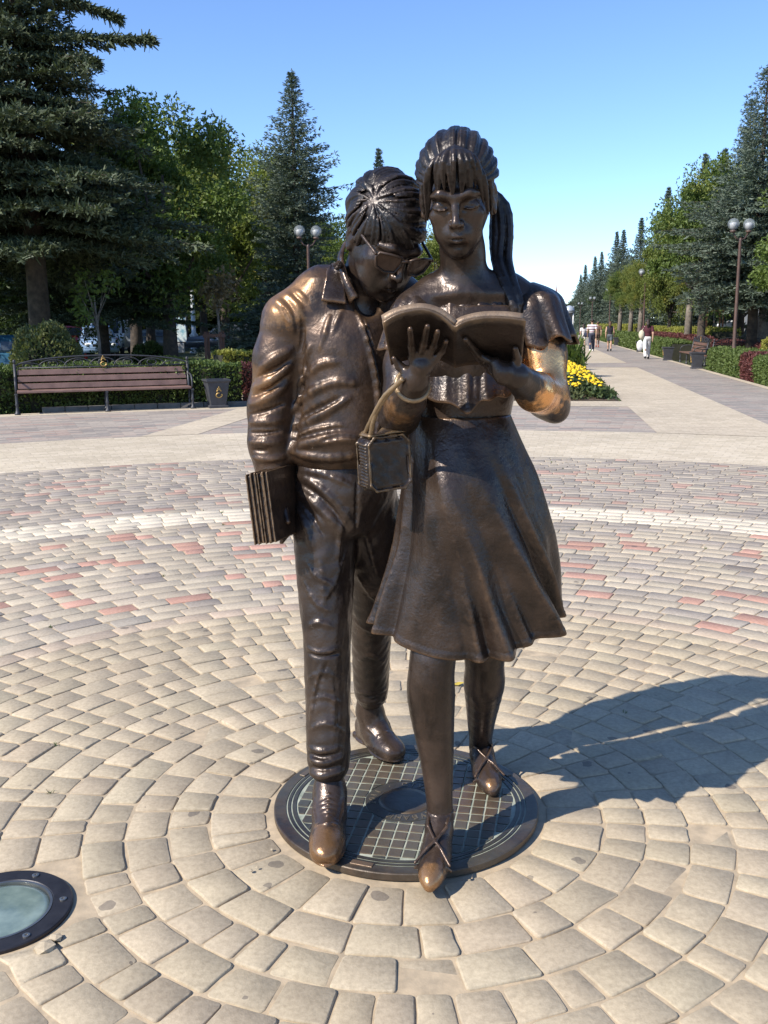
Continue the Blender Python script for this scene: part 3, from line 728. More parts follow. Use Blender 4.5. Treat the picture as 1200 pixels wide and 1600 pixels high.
# collars: folded sheets lying on the jacket
def patch(quad, F, th_, nu=14, nv=14, lift=.010, curl=.012):
    A, B, C_, D = [np.array(q, float) for q in quad]; g = np.zeros((nu, nv, 3))
    for a in range(nu):
        for b in range(nv):
            u, w = a/(nu-1), b/(nv-1); p = (A*(1-u)+D*u)*(1-w)+(B*(1-u)+C_*u)*w
            g[a, b] = j.surf(p[0], p[1], off=lift+curl*w*w)
    for _ in range(4):
        g[1:-1, 1:-1] = .25*(g[:-2, 1:-1]+g[2:, 1:-1]+g[1:-1, :-2]+g[1:-1, 2:])
    return slab(g, th_)
bz_col = bronze('bronze_collar', (0.029, 0.019, 0.015), (0.070, 0.046, 0.034), wear=(.42, .25, .14), rough=.24)
stat('collar', *patch([(512, 418), (502, 470), (541, 475), (533, 404)], 2.95, .011), bz_col, jk)
ca = spl([P(543, 378, 3.02), P(536, 402, 2.975), P(544, 434, 2.935), P(560, 464, 2.915)], 16); cb = spl([P(535, 386, 3.04), P(528, 408, 2.995), P(534, 442, 2.95), P(548, 474, 2.925)], 16)
gcol = np.stack([ca+(cb-ca)*w+np.array((0, -.010*math.sin(math.pi*w), .004*math.sin(math.pi*w))) for w in np.linspace(0, 1, 7)], 1)
stat('shirt_collar', *slab(gcol, .008), bz_col, man)

# trousers
t = Vox((-.36, 2.62, .10), (.16, 3.62, 1.30), .004)
t.ell(P(540, 762, 3.02), (.162, .142, .125), .02); t.ell(P(528, 810, 3.0), (.13, .12, .07), .05)
t.loft([(float(P(540, y_, 3.02)[2]), float(P(540, y_, 3.02)[0]), 3.02, a_, .130, .1) for y_, a_ in ((770, .150), (735, .156), (670, .150))], .02)
schain(t, [P(508, 800, 3.0), P(508, 860, 2.975), P(509, 940, 2.94), P(511, 1000, 2.91), P(512, 1070, 2.895), P(513, 1140, 2.865), P(514, 1196, 2.84)], [.096, .092, .079, .069, .067, .064, .061], .02)
schain(t, [P(582, 800, 3.05), P(588, 870, 3.08), P(582, 950, 3.17), P(580, 1020, 3.27), P(580, 1085, 3.37)], [.092, .086, .068, .060, .056], .03)
t.ell(P(510, 1000, 2.89), (.042, .028, .06), .03)
for pts, r_ in [([(464, 742), (492, 756), (522, 782), (548, 815)], .0075), ([(464, 765), (490, 785), (518, 812), (536, 842)], .0080), ([(465, 795), (480, 825), (490, 860)], .0075), ([(470, 735), (510, 742), (550, 760)], .006), ([(481, 1012), (500, 1020), (528, 1012)], .0065),
                ([(484, 978), (500, 972), (520, 980)], .006), ([(484, 1168), (502, 1174), (530, 1166)], .0065), ([(485, 1186), (505, 1193), (534, 1184)], .0070), ([(484, 1206), (505, 1213), (536, 1205)], .0080), ([(486, 1130), (492, 1080), (502, 1040)], .0055),
                ([(516, 1050), (522, 1110), (520, 1160)], .0055), ([(560, 1078), (580, 1083), (602, 1076)], .0065), ([(560, 1092), (580, 1096), (602, 1091)], .0070), ([(562, 1030), (578, 1022), (598, 1034)], .0055), ([(570, 830), (580, 860), (590, 900)], .0055), ([(545, 790), (532, 830), (527, 900)], .006), ([(500, 870), (506, 920), (508, 960)], .006)]:
    t.stroke(pts, r_, r_*1.7, 'u', -.0035)
for pts, r_ in [([(464, 753), (492, 770), (520, 797), (542, 828)], .0055), ([(466, 781), (486, 804), (505, 836)], .0055), ([(482, 1020), (503, 1027), (532, 1020)], .0050), ([(484, 1177), (504, 1184), (534, 1175)], .0050), ([(484, 1197), (505, 1203), (535, 1195)], .0050), ([(558, 750), (557, 790), (556, 830)], .005), ([(462, 722), (500, 730), (560, 728)], .005), ([(491, 1110), (499, 1070), (512, 1035)], .0045), ([(561, 1085), (580, 1089), (601, 1083)], .0045)]:
    t.stroke(pts, r_, r_*1.2, 's', .002)
bz_tr = bronze('bronze_trousers', (0.029, 0.020, 0.016), (0.079, 0.051, 0.035), wear=(.40, .23, .12), rough=.30)
for pts, r_ in [([(480, 880), (500, 905), (530, 915)], .006), ([(474, 905), (492, 940), (515, 955)], .006), ([(540, 860), (525, 905), (500, 950)], .006), ([(482, 1060), (505, 1050), (530, 1060)], .0055), ([(484, 1095), (508, 1088), (534, 1100)], .0055), ([(486, 1140), (510, 1130), (536, 1142)], .006), ([(560, 900), (580, 930), (600, 940)], .0055), ([(556, 970), (578, 985), (602, 978)], .0055)]:
    t.stroke(pts, r_, r_*1.4, 'u', -.0035)
t.wob(.0013, 34, 5)
stat('trousers', *t.nets(1), bz_tr, man)
# lace-up shoes
def laceup(toe, heel, ank, w=.056):
    lo = np.minimum(np.minimum(toe, heel), ank)-.09; hi = np.maximum(np.maximum(toe, heel), ank)+.09; lo[2] = .02
    s = Vox(lo, hi, .003)
    d = toe-heel; L = np.linalg.norm(d[:2]); u = np.array((d[0]/L, d[1]/L, 0)); n = np.array((-u[1], u[0], 0)); Rm = np.stack([u, n, (0, 0, 1)], 1)
    at = lambda q, z, o=0.0: heel*(1-q)+toe*q+np.array((0, 0, z))+n*o
    s.ell(at(.70, .034), (L*.34, w, .046), .02, rot=Rm); s.ell(at(.28, .050), (L*.30, w*.84, .060), .02, rot=Rm); s.ell(at(.50, .048), (L*.30, w*.86, .056), .02, rot=Rm)
    s.box(at(.84, .028), (L*.145, w*.70, .026), .024, .02, rot=Rm)
    s.chain([at(.42, .075), at(.32, .09)*.5+ank*.5, ank], [.050, .048, .044], .03)
    s.ell(at(.70, .008), (L*.33, w*1.02, .011), .004, rot=Rm); s.ell(at(.25, .008), (L*.26, w*.86, .012), .004, rot=Rm); s.box(at(.14, .012), (L*.12, w*.72, .014), .010, .003, rot=Rm)
    for q in np.linspace(.44, .66, 6):
        z = .137-(q-.44)*.22
        s.chain([at(q, z-.016, -.026), at(q+.012, z, 0), at(q, z-.016, .026)], .0052, .002)
    s.chain([at(.70, .04, -w*.95), at(.70, .078, -.030), at(.72, .090, 0), at(.70, .078, .030), at(.70, .04, w*.95)], .0045, .002)
    s.chain([at(.36, .120, -.045), at(.52, .090, -.044), at(.64, .074, -.034)], .005, .004); s.chain([at(.36, .120, .045), at(.52, .090, .044), at(.64, .074, .034)], .005, .004)
    s.box(at(.5, -.03), (L, .2, .029), .002, .002, 's', rot=Rm)
    return s.nets(1)
stat('lace_up_shoe', *laceup(np.append(P(508, 1343, 2.585)[:2], tz), np.append(P(520, 1258, 2.92)[:2], tz), P(515, 1222, 2.835)), bz_shoe, man)
stat('lace_up_shoe', *laceup(np.append(P(622, 1182, 3.265)[:2], tz), np.append(P(562, 1142, 3.50)[:2], tz+.012), P(576, 1098, 3.40)), bz_shoe, man)

# ------------------------------------------------ the open book
bz_book = bronze('bronze_book', (0.032, 0.021, 0.015), (0.067, 0.043, 0.031), wear=(.55, .36, .20), rough=.36, wearpos=.56)
bz_page = bronze('bronze_pages', (.20, .13, .085), (.42, .29, .18), wear=(.55, .38, .24), rough=.42, scale=14)
ctop = spl([(598, 504), (625, 489), (660, 483), (688, 492), (711, 511)], 20); ctop2 = spl([(711, 511), (727, 502), (755, 496), (790, 496), (822, 500)], 20)
cbot = spl([(611, 569), (632, 562), (662, 557), (690, 562), (711, 573)], 20); cbot2 = spl([(711, 573), (730, 569), (758, 568), (788, 572), (813, 581)], 20)
tops = np.concatenate([ctop, ctop2[1:]]); bots = np.concatenate([cbot, cbot2[1:]])
nv = 10; gc = np.zeros((len(tops), nv, 3)); nrm = np.zeros_like(gc)
for i in range(len(tops)):
    a = P(tops[i][0], tops[i][1], 2.35); b = P(bots[i][0], bots[i][1], 2.555)
    for jv in range(nv): gc[i, jv] = a+(b-a)*jv/(nv-1)
du = np.gradient(gc, axis=0); dv = np.gradient(gc, axis=1); nb = np.cross(du, dv); nb /= np.linalg.norm(nb, axis=2, keepdims=True)
if nb[5, 5, 2] < 0: nb = -nb
book = stat('open_book', *slab(gc, .007), bz_book)
book['label'] = 'open bronze book held up by the girl'
pad = np.interp(np.arange(len(tops)), [0, 19, 38], [.010, .016, .010])
prof = .015+.004*np.abs(np.linspace(-1, 1, len(tops)))
gp = gc+nb*(.0035+prof/2)[:, None, None]
lo_, hi_ = .03, .97
sh = np.linspace(lo_, hi_, nv); gp = np.stack([gp[:, 0]+(gp[:, -1]-gp[:, 0])*q for q in sh], 1)
stat('pages', *slab(gp[1:-1], np.repeat(prof[1:-1, None], nv, 1)), bz_page, book)

# ------------------------------------------------ the handbag
bz_bag = bronze('bronze_bag', (0.026, 0.018, 0.014), (0.070, 0.046, 0.033), wear=(.55, .36, .18), rough=.33, wearpos=.53)
bz_strap = bronze('bronze_strap', (.24, .16, .08), (.46, .31, .16), wear=(.6, .42, .24), rough=.40)
c0 = P(600, 722, 2.66); yaw = R(30)
bagR = ry(R(-3))@rz(yaw)
bag = Vox(c0-.17, c0+.17, .003)
bag.box(c0, (.066, .036, .076), .024, .004, rot=bagR)
bag.box(c0+bagR@np.array((-.0, -.036, -.002)), (.052, .0025, .058), .002, .004, 's', rot=bagR)
for s1 in (-1, 1):
    for a, b in (((-.046, -.074), (.046, -.074)), ((-.046, .074), (.046, .074)), ((-.064, -.056), (-.064, .056)), ((.064, -.056), (.064, .056)), ((-.064, -.056), (-.046, -.074)), ((.064, -.056), (.046, -.074)), ((-.064, .056), (-.046, .074)), ((.064, .056), (.046, .074))):
        bag.cap(c0+bagR@np.array((a[0], s1*.034, a[1])), c0+bagR@np.array((b[0], s1*.034, b[1])), .0036, .0036, .006)
for i in range(14):
    zq = -.062+.009*i; bag.cap(c0+bagR@np.array((-.067, -.018, zq)), c0+bagR@np.array((-.067, .016, zq+.004)), .0022, .0022, .002)
bag.wob(.0009, 45, 8)
hbag = stat('handbag', *bag.nets(1), bz_bag)
hbag['label'] = 'small bronze handbag hanging from the girl\'s wrist'
mb = MB()
for q0, q1 in ((P(568, 682, 2.665), .0), (P(578, 685, 2.625), .010)):
    pts = spl([q0, P(583+q1*300, 650, 2.58-q1*.5), P(600+q1*300, 620, 2.52), P(618, 603, 2.485), P(629, 592, 2.465)], 22)
    mb.tube([p-OFF for p in pts], [.0062+.0008*(i % 2) for i in range(22)], 8)
ringp = []
ax = wrR-elR; ax = ax/np.linalg.norm(ax); e1 = np.cross(ax, (0, 0, 1.0)); e1 /= np.linalg.norm(e1); e2 = np.cross(ax, e1)
mb.tube([elR+(wrR-elR)*.86+.0425*(math.cos(q)*e1+math.sin(q)*e2)-OFF for q in np.linspace(0, 2*math.pi, 20, endpoint=False)], .008, 8, close=True)
mb.build('strap', bz_strap, hbag, True)
fl = np.zeros((16, 6, 3))
for a in range(16):
    for b in range(6):
        fl[a, b] = c0+bagR@np.array((-.058+.118*a/15*1.15, -.03+.056*b/5, .079+.010*math.sin(a*.9)*(b/5)+.006*a/15))
stat('flap', *slab(fl, .006), bz_bag, hbag)

# ------------------------------------------------ his bundle of books
bz_edge = bronze('bronze_book_edges', (0.038, 0.025, 0.018), (0.119, 0.073, 0.046), wear=(.62, .40, .22), rough=.30, wearpos=.52)
bundle = empty('book_bundle', (0, 0, 0)); bundle.parent = statue; bundle['label'] = 'bundle of four bronze books under his right hand'
bc = P(436, 785, 2.93); bR = ry(R(-7))@rz(R(-20))@rx(R(-3))
for i in range(4):
    q = Vox(bc-.20, bc+.20, .0030)
    off = np.array((-.036+.0195*i, (.004, -.003, .003, -.001)[i], (-.003, .002, -.001, .003)[i]))
    hx, hy, hz = .0092, .115, .108
    for sx in (-1, 1): q.box(bc+bR@(off+np.array((sx*.0070, 0, 0))), (.0026, hy, hz), .002, .002, rot=bR)
    q.box(bc+bR@(off+np.array((0, .003, 0))), (.0070, hy-.007, hz-.006), .002, .002, rot=bR)
    stat('book', *q.nets(0), bz_edge, bundle)

# ------------------------------------------------ the bronze lid they stand on
bz_lid = bronze('bronze_lid', (0.038, 0.025, 0.020), (0.095, 0.060, 0.041), rough=.36, patina=.40, scale=3)
bz_tile = bronze('bronze_lid_tile', (0.032, 0.025, 0.022), (0.086, 0.059, 0.042), rough=.34, patina=.55, scale=2.2)
mgv, n_, l_, b_ = newmat('verdigris_groove')
tn = noise(n_, l_, 25, 4); l_.new(ramp(n_, l_, tn.outputs[0], [(.3, (.20, .23, .18)), (.7, (.42, .43, .34))]).outputs[0], b_.inputs['Base Color']); b_.inputs['Roughness'].default_value = .8
LR = .442
mb = MB(); mb.lathe([(LR-.002, .0), (LR, .004), (LR, 0.0210), (LR-.0025, 0.0233), (LR-.006, 0.0240), (.402, 0.0240), (.4015, 0.0210), (.001, 0.0210)], n=160)
lid = mb.build('lid_plate', [bz_lid], statue); lid['label'] = 'round bronze lid the pair stands on'
mb = MB(); mb.lathe([(.4012, 0.0207), (.4012, 0.0216), (.001, 0.0216)], n=96, cap=False)
mb.build('groove_floor', [mgv], lid)
def ringband(r0, r1, z0, z1, name, mat):
    q = MB(); q.lathe([(r0, z0), (r0, z1), (r1, z1), (r1, z0)], n=110, cap=False); return q.build(name, [mat], lid)
ringband(.387, .3965, 0.0215, 0.0243, 'rim_band', bz_lid); ringband(.368, .381, 0.0215, 0.0243, 'rim_band', bz_lid)
ringband(.092, .1365, 0.0215, 0.0240, 'lettering_band', bz_lid)
q = MB(); q.lathe([(.089, 0.0215), (.089, 0.0243), (.070, 0.0250), (.001, 0.0255)], n=64); q.build('centre_disc', [bz_lid], lid, True)
# square studs between the grooves
ts, gap = .0445, .0062; tile_mesh = {}
ang = R(-11); ct, st_ = math.cos(ang), math.sin(ang)
nt = 0
for ix in range(-9, 9):
    for iy in range(-8, 8):
        cx0, cy0 = (ix+.5)*ts, (iy+.5)*ts*1.12
        poly = [(cx0-ts/2+gap/2, cy0-ts*.56+gap/2), (cx0+ts/2-gap/2, cy0-ts*.56+gap/2), (cx0+ts/2-gap/2, cy0+ts*.56-gap/2), (cx0-ts/2+gap/2, cy0+ts*.56-gap/2)]
        poly = [(a+random.uniform(-.0008, .0008), b+random.uniform(-.0008, .0008)) for a, b in poly]
        # clip to the ring between .140 and .362
        fine = []
        for k in range(4):
            a, b = poly[k], poly[(k+1) % 4]
            for w in range(6): fine.append((a[0]+(b[0]-a[0])*w/6, a[1]+(b[1]-a[1])*w/6))
        rs_ = [math.hypot(*p) for p in fine]
        if min(rs_) > .362 or max(rs_) < .140: continue
        if min(rs_) < .140 or max(rs_) > .362:
            out = []
            for (a, b) in fine:
                rr = math.hypot(a, b); k = 1.0
                if rr > .362: k = .362/rr
                if rr < .140: k = .140/rr
                out.append((a*k, b*k))
            fine = out
            A2 = abs(sum(fine[i][0]*fine[(i+1) % 24][1]-fine[(i+1) % 24][0]*fine[i][1] for i in range(24)))/2
            if A2 < .0003: continue
            pl = fine
        else: pl = poly
        k = len(pl); c_ = (sum(p[0] for p in pl)/k, sum(p[1] for p in pl)/k)
        z1 = 0.0243+random.uniform(-.0004, .0004)
        rot = lambda a, b: (a*ct-b*st_, a*st_+b*ct)
        mb = MB()
        mb.add([(*rot(a-0, b-0), 0.0211) for a, b in pl]+[(*rot(a, b), z1-.0008) for a, b in pl]+[(*rot(c_[0]+(a-c_[0])*.94, c_[1]+(b-c_[1])*.94), z1) for a, b in pl],
               [(i, (i+1) % k, k+(i+1) % k, k+i) for i in range(k)]+[(k+i, k+(i+1) % k, 2*k+(i+1) % k, 2*k+i) for i in range(k)]+[tuple(range(2*k, 3*k))])
        mb.build('stud', [bz_tile], lid); nt += 1
# lettering around the middle, tops outward, read clockwise
txt = 'СТУДЕНТАМ КУБАНИ · 2011 · '
mlet = simple('letter_metal', (.30, .24, .17), (.20, .16, .11), rough=.45, metallic=.6)
for i, ch in enumerate(txt):
    if ch == ' ': continue
    cu = bpy.data.curves.new('t', 'FONT'); cu.body = ch; cu.size = .034; cu.align_x = 'CENTER'; cu.extrude = .0012; cu.resolution_u = 2
    to = bpy.data.objects.new('t', cu); col.objects.link(to); dg = bpy.context.evaluated_depsgraph_get()
    me = bpy.data.meshes.new_from_object(to.evaluated_get(dg)); bpy.data.objects.remove(to)
    me.materials.clear(); me.materials.append(mlet); me.name = 'letter'
    a = R(90)-2*math.pi*i/len(txt)
    o = link('letter', me, lid, (.1025*math.cos(a), .1025*math.sin(a), 0.0245)); o.rotation_euler = (0, 0, a-math.pi/2)
# small raised tabs of the rim outline
for a in (R(148), R(250), R(278), R(30)):
    q = MB(); q.box((.409*math.cos(a), .409*math.sin(a), 0.0247), (.011, .035, .0022), rz(a), bev=.001); q.build('rim_tab', [bz_lid], lid)
tag(statue, 'bronze statue of a girl reading and a young man looking over her shoulder', 'statue')
# ================================================================ GROUND
def paver_mat(name, c1, c2, rough=.85, attr=False, joint=None, grit=60.0, stain=.60, polar=None):
    m, n, l, b = newmat(name)
    geo = n.new('ShaderNodeNewGeometry'); pos = geo.outputs['Position']
    t1 = noise(n, l, 1.1, 5, .6, vec=pos); t2 = noise(n, l, grit, 4, .7, vec=pos); t3 = noise(n, l, 9.0, 4, .6, vec=pos)
    if attr:
        at = n.new('ShaderNodeAttribute'); at.attribute_name = 'tint'; base = at.outputs['Color']
    else:
        base = ramp(n, l, t1.outputs[0], [(.35, c1), (.65, c2)]).outputs[0]
    base = mixc(n, l, math_n(n, l, 'MULTIPLY', math_n(n, l, 'SUBTRACT', t2.outputs[0], .38), 1.5, True), base, mixc(n, l, 1.0, base, (.50, .48, .46), 'MULTIPLY'))
    base = mixc(n, l, .30, base, mixc(n, l, 1.0, base, ramp(n, l, t3.outputs[0], [(.35, (.70, .68, .66)), (.65, (1.1, 1.08, 1.04))]).outputs[0], 'MULTIPLY'))
    base = mixc(n, l, .35, base, mixc(n, l, 1.0, base, ramp(n, l, t1.outputs[0], [(.40, (.78, .76, .74)), (.62, (1.06, 1.04, 1.0))]).outputs[0], 'MULTIPLY'))
    # gum and grease spots
    vo = n.new('ShaderNodeTexVoronoi'); vo.voronoi_dimensions = '2D'; vo.inputs['Scale'].default_value = 6.5; vo.inputs['Randomness'].default_value = 1.0
    wob = n.new('ShaderNodeVectorMath'); wob.operation = 'ADD'; l.new(pos, wob.inputs[0]); 
    sc = n.new('ShaderNodeVectorMath'); sc.operation = 'SCALE'; sc.inputs['Scale'].default_value = .045; t4 = noise(n, l, 16, 2, vec=pos); l.new(t4.outputs['Color'], sc.inputs[0]); l.new(sc.outputs[0], wob.inputs[1]); l.new(wob.outputs[0], vo.inputs['Vector'])
    cutc = n.new('ShaderNodeSeparateColor'); l.new(vo.outputs['Color'], cutc.inputs[0])
    sp = math_n(n, l, 'MULTIPLY', math_n(n, l, 'LESS_THAN', vo.outputs['Distance'], math_n(n, l, 'MULTIPLY', math_n(n, l, 'SUBTRACT', cutc.outputs[0], .80), .75)), stain)
    base = mixc(n, l, sp, base, (.10, .085, .075))
    l.new(base, b.inputs['Base Color']); b.inputs['Roughness'].default_value = rough; b.inputs['Specular IOR Level'].default_value = .25
    bump(n, l, b, math_n(n, l, 'ADD', t2.outputs[0], math_n(n, l, 'MULTIPLY', t3.outputs[0], 1.5)), .35, .004)
    return m
def rowed_mat(name, cols, joint, row, leng, mode):
    """far paving too small to build: rows of setts, polar round the plaza or along the avenue"""
    m, n, l, b = newmat(name)
    geo = n.new('ShaderNodeNewGeometry'); sep = n.new('ShaderNodeSeparateXYZ'); l.new(geo.outputs['Position'], sep.inputs[0])
    x = math_n(n, l, 'SUBTRACT', sep.outputs[0], CX); y = math_n(n, l, 'SUBTRACT', sep.outputs[1], CY)
    if mode == 'polar':
        rr = math_n(n, l, 'SQRT', math_n(n, l, 'ADD', math_n(n, l, 'MULTIPLY', x, x), math_n(n, l, 'MULTIPLY', y, y)))
        u = math_n(n, l, 'MULTIPLY', math_n(n, l, 'ARCTAN2', y, x), 10.0); v = rr
    else:
        u = math_n(n, l, 'ADD', math_n(n, l, 'MULTIPLY', x, float(AR[0])), math_n(n, l, 'MULTIPLY', y, float(AR[1])))
        v = math_n(n, l, 'ADD', math_n(n, l, 'MULTIPLY', x, float(AD[0])), math_n(n, l, 'MULTIPLY', y, float(AD[1])))
    cb = n.new('ShaderNodeCombineXYZ'); l.new(u, cb.inputs[0]); l.new(v, cb.inputs[1])
    br = n.new('ShaderNodeTexBrick'); l.new(cb.outputs[0], br.inputs['Vector']); br.inputs['Scale'].default_value = 1.0
    br.inputs['Brick Width'].default_value = leng; br.inputs['Row Height'].default_value = row; br.inputs['Mortar Size'].default_value = .006; br.inputs['Mortar Smooth'].default_value = .3
    br.inputs['Color1'].default_value = (0, 0, 0, 1); br.inputs['Color2'].default_value = (1, 1, 1, 1); br.inputs['Mortar'].default_value = (.5, .5, .5, 1); br.inputs['Bias'].default_value = 0
    c = ramp(n, l, br.outputs['Color'], cols); c.color_ramp.interpolation = 'LINEAR'; c = c.outputs[0]
    c = mixc(n, l, math_n(n, l, 'MULTIPLY', br.outputs['Fac'], .6), c, joint)
    t1 = noise(n, l, .35, 5, .6, vec=geo.outputs['Position']); t2 = noise(n, l, 14, 4, .7, vec=geo.outputs['Position'])
    c = mixc(n, l, 1.0, c, ramp(n, l, t1.outputs[0], [(.35, (.88, .87, .86)), (.65, (1.06, 1.05, 1.03))]).outputs[0], 'MULTIPLY')
    c = mixc(n, l, 1.0, c, ramp(n, l, t2.outputs[0], [(.30, (.80, .79, .78)), (.65, (1.06, 1.05, 1.04))]).outputs[0], 'MULTIPLY')
    l.new(c, b.inputs['Base Color']); b.inputs['Roughness'].default_value = .88; b.inputs['Specular IOR Level'].default_value = .2
    bump(n, l, b, math_n(n, l, 'SUBTRACT', t2.outputs[0], math_n(n, l, 'MULTIPLY', br.outputs['Fac'], 1.0)), .4, .006)
    return m
CREAM = (.465, .385, .272); GREY = (.365, .315, .262); RED = (.50, .295, .225); WHITE = (.69, .605, .47); TAN = (.50, .40, .30)
m_stone = paver_mat('concrete_setts', CREAM, CREAM, attr=True)
m_sand = simple('joint_sand', (.50, .385, .25), (.33, .26, .175), rough=.95, scale=14, bumps=.4, coord='Object')
m_grass, n, l, b = newmat('lawn')
tt = noise(n, l, .5, 6, .6); t2_ = noise(n, l, 30, 4, .7)
l.new(mixc(n, l, t2_.outputs[0], ramp(n, l, tt.outputs[0], [(.35, (.045, .062, .018)), (.6, (.075, .085, .028)), (.75, (.15, .115, .06))]).outputs[0], (.04, .05, .015)), b.inputs['Base Color']); b.inputs['Roughness'].default_value = .9; bump(n, l, b, t2_.outputs[0], .6, .05)
def sheet(name, poly, z, mat, kind='structure', parent=None):
    me = bpy.data.meshes.new(name); me.from_pydata([(p[0], p[1], z) for p in poly], [], [tuple(range(len(poly)))]); me.materials.append(mat); me.update()
    o = link(name, me, parent)
    if kind and parent is None: o['kind'] = kind
    return o
def ring_sheet(name, r0, r1, z, mat, n=180, parent=None, a0=0.0, a1=2*math.pi):
    V = []; F = []; k = n+1
    for i in range(k):
        a = a0+(a1-a0)*i/n; c, s = math.cos(a), math.sin(a)
        V += [(CX+r0*c, CY+r0*s, z), (CX+r1*c, CY+r1*s, z)]
    for i in range(n): F.append((2*i, 2*i+1, 2*i+3, 2*i+2))
    me = bpy.data.meshes.new(name); me.from_pydata(V, [], F); me.materials.append(mat); me.update()
    o = link(name, me, parent)
    if parent is None: o['kind'] = 'structure'
    return o
sheet('ground', [(-900, -300), (900, -300), (900, 1800), (-900, 1800)], -.05, m_grass)
me = bpy.data.meshes.new('plaza'); bm = bmesh.new(); bmesh.ops.create_circle(bm, cap_ends=True, segments=160, radius=9.4)
for v in bm.verts: v.co += Vector((CX, CY, -.0054))
bm.to_mesh(me); bm.free(); me.materials.append(m_sand)
plaza = link('plaza', me); plaza['kind'] = 'structure'
# ---- setts in rings
LX, LY, LRAD = -1.085, 2.42, .200                                   # in-ground light
rs = np.random.default_rng(5)
stones = []                                                          # (outline pts (k,2), top z, tilt, colour, row)
def outline(r0, r1, a0, a1, gap, rc, rich):
    rm = (r0+r1)/2; da = gap/2/rm; j = lambda s: rs.normal(0, s)
    c = [(r0+gap/2+j(.002), a0+da+j(.002)/rm), (r0+gap/2+j(.002), a1-da+j(.002)/rm), (r1-gap/2+j(.002), a1-da+j(.003)/rm), (r1-gap/2+j(.002), a0+da+j(.003)/rm)]
    xy = [(q[0]*math.cos(q[1]), q[0]*math.sin(q[1])) for q in c]
    out = []
    for i in range(4):
        p, pv, nx = np.array(xy[i]), np.array(xy[i-1]), np.array(xy[(i+1) % 4])
        e0 = (pv-p)/np.linalg.norm(pv-p); e1 = (nx-p)/np.linalg.norm(nx-p); k = rc*rs.uniform(.7, 1.4)
        if rich: out += [p+e0*k, p+(e0+e1)*k*.28, p+e1*k, (p+nx)/2+np.array((j(.0015), j(.0015)))]
        else: out += [p+e0*k, p+e1*k]
    return np.array(out)+np.array((CX, CY))
def add_row(r0, r1, lens, colf, gap, rc, near, amin=-math.pi, amax=math.pi):
    rm = (r0+r1)/2; a = amin+rs.uniform(0, .5); amax = a+(amax-amin)
    while a < amax-1e-6:
        L = lens[rs.integers(len(lens))]*rs.uniform(.94, 1.06); a1 = min(a+L/rm, amax)
        if amax-a1 < .06/rm: a1 = amax
        am = (a+a1)/2; x, y = CX+rm*math.cos(am), CY+rm*math.sin(am); a_prev = a; a = a1
        if y < .75 or abs(x) > .75*y+1.2 or math.hypot(x-LX, y-LY) < LRAD+.02: continue
        o = outline(r0, r1, a_prev, a1, gap, rc, near)
        d = o-np.array((LX, LY)); dist = np.linalg.norm(d, axis=1); cl = dist < LRAD+.012
        o[cl] = np.array((LX, LY))+d[cl]/dist[cl][:, None]*(LRAD+.012)
        stones.append((o, rs.normal(0, .0022 if near else .0014), rs.normal(0, .012, 2) if near else (0, 0), colf(), rm))
def vary(c, s=.07):
    k = 1+rs.normal(0, s); return tuple(min(.8, max(.02, v*k*(1+rs.normal(0, .005)))) for v in c)
cream = lambda: vary(CREAM, .06)
def mixed():
    q = rs.random()
    return vary((.46, .31, .245), .08) if q < .10 else vary((.345, .30, .255), .09) if q < .38 else vary((.405, .348, .282), .06) if q < .80 else vary((.45, .385, .30), .06)
def mixed_in():
    q = rs.random()
    return vary(RED, .08) if q < .10 else vary(GREY, .10) if q < .30 else vary((.49, .415, .315), .06)
add_row(.468, .655, [.115, .125, .14], cream, .0065, .011, True)
r_ = .655; nrow = 13; dr_ = (2.375-.655)/nrow
for i in range(nrow):
    add_row(r_, r_+dr_, [.10, .125, .155, .185], cream, .0060, .011, r_ < 1.9); r_ += dr_
nrow = 20; dr_ = (5.03-2.375)/nrow
for i in range(nrow):
    add_row(r_, r_+dr_, [.13, .20, .20, .26], (lambda: vary(TAN, .06)) if i == 0 else mixed_in, .006, .009, False); r_ += dr_
for i in range(4): add_row(r_, r_+.14, [.13, .20, .20, .26], lambda: vary(WHITE, .05), .006, .009, False); r_ += .14
nrow = 24; dr_ = (8.8-r_)/nrow
for i in range(nrow): add_row(r_, r_+dr_, [.13, .20, .26, .26], mixed, .006, .009, False); r_ += dr_
def px_area(o):
    d = np.stack([o[:, 0], o[:, 1], np.full(len(o), -CAM_H)], 1)
    zc = d[:, 1]*cT-d[:, 2]*sT; u = d[:, 0]/zc*FPX; w = -(d[:, 1]*sT+d[:, 2]*cT)/zc*FPX
    if abs(u.mean()) > 625 or abs(w.mean()) > 830: return 0
    return .5*abs(np.dot(u, np.roll(w, 1))-np.dot(w, np.roll(u, 1)))
order = sorted(range(len(stones)), key=lambda i: -px_area(stones[i][0])); single = set(order[:300])
sV = []; sF = []; sC = []; nb_ = 0
def stone_geo(o, top, tilt):
    k = len(o); c = o.mean(0); d = o-c; tz_ = top+d@np.array(tilt)
    ins = 1-.0048/np.maximum(np.linalg.norm(d, axis=1), .02)
    ins2 = 1-.0015/np.maximum(np.linalg.norm(d, axis=1), .02)
    V = np.concatenate([np.c_[o, np.full(k, -.05)], np.c_[o, tz_-.0060], np.c_[c+d*ins2[:, None], tz_-.0022], np.c_[c+d*ins[:, None], tz_]])
    i = np.arange(k); n1 = (i+1) % k
    Q = np.concatenate([np.stack([i+a*k, n1+a*k, n1+(a+1)*k, i+(a+1)*k], 1) for a in range(3)])
    return V, Q, np.arange(3*k, 4*k)[None, :]
def set_tint(me, C):
    at = me.color_attributes.new('tint', 'FLOAT_COLOR', 'POINT'); at.data.foreach_set('color', np.c_[C, np.ones(len(C))].astype(np.float32).ravel())
tops = {}
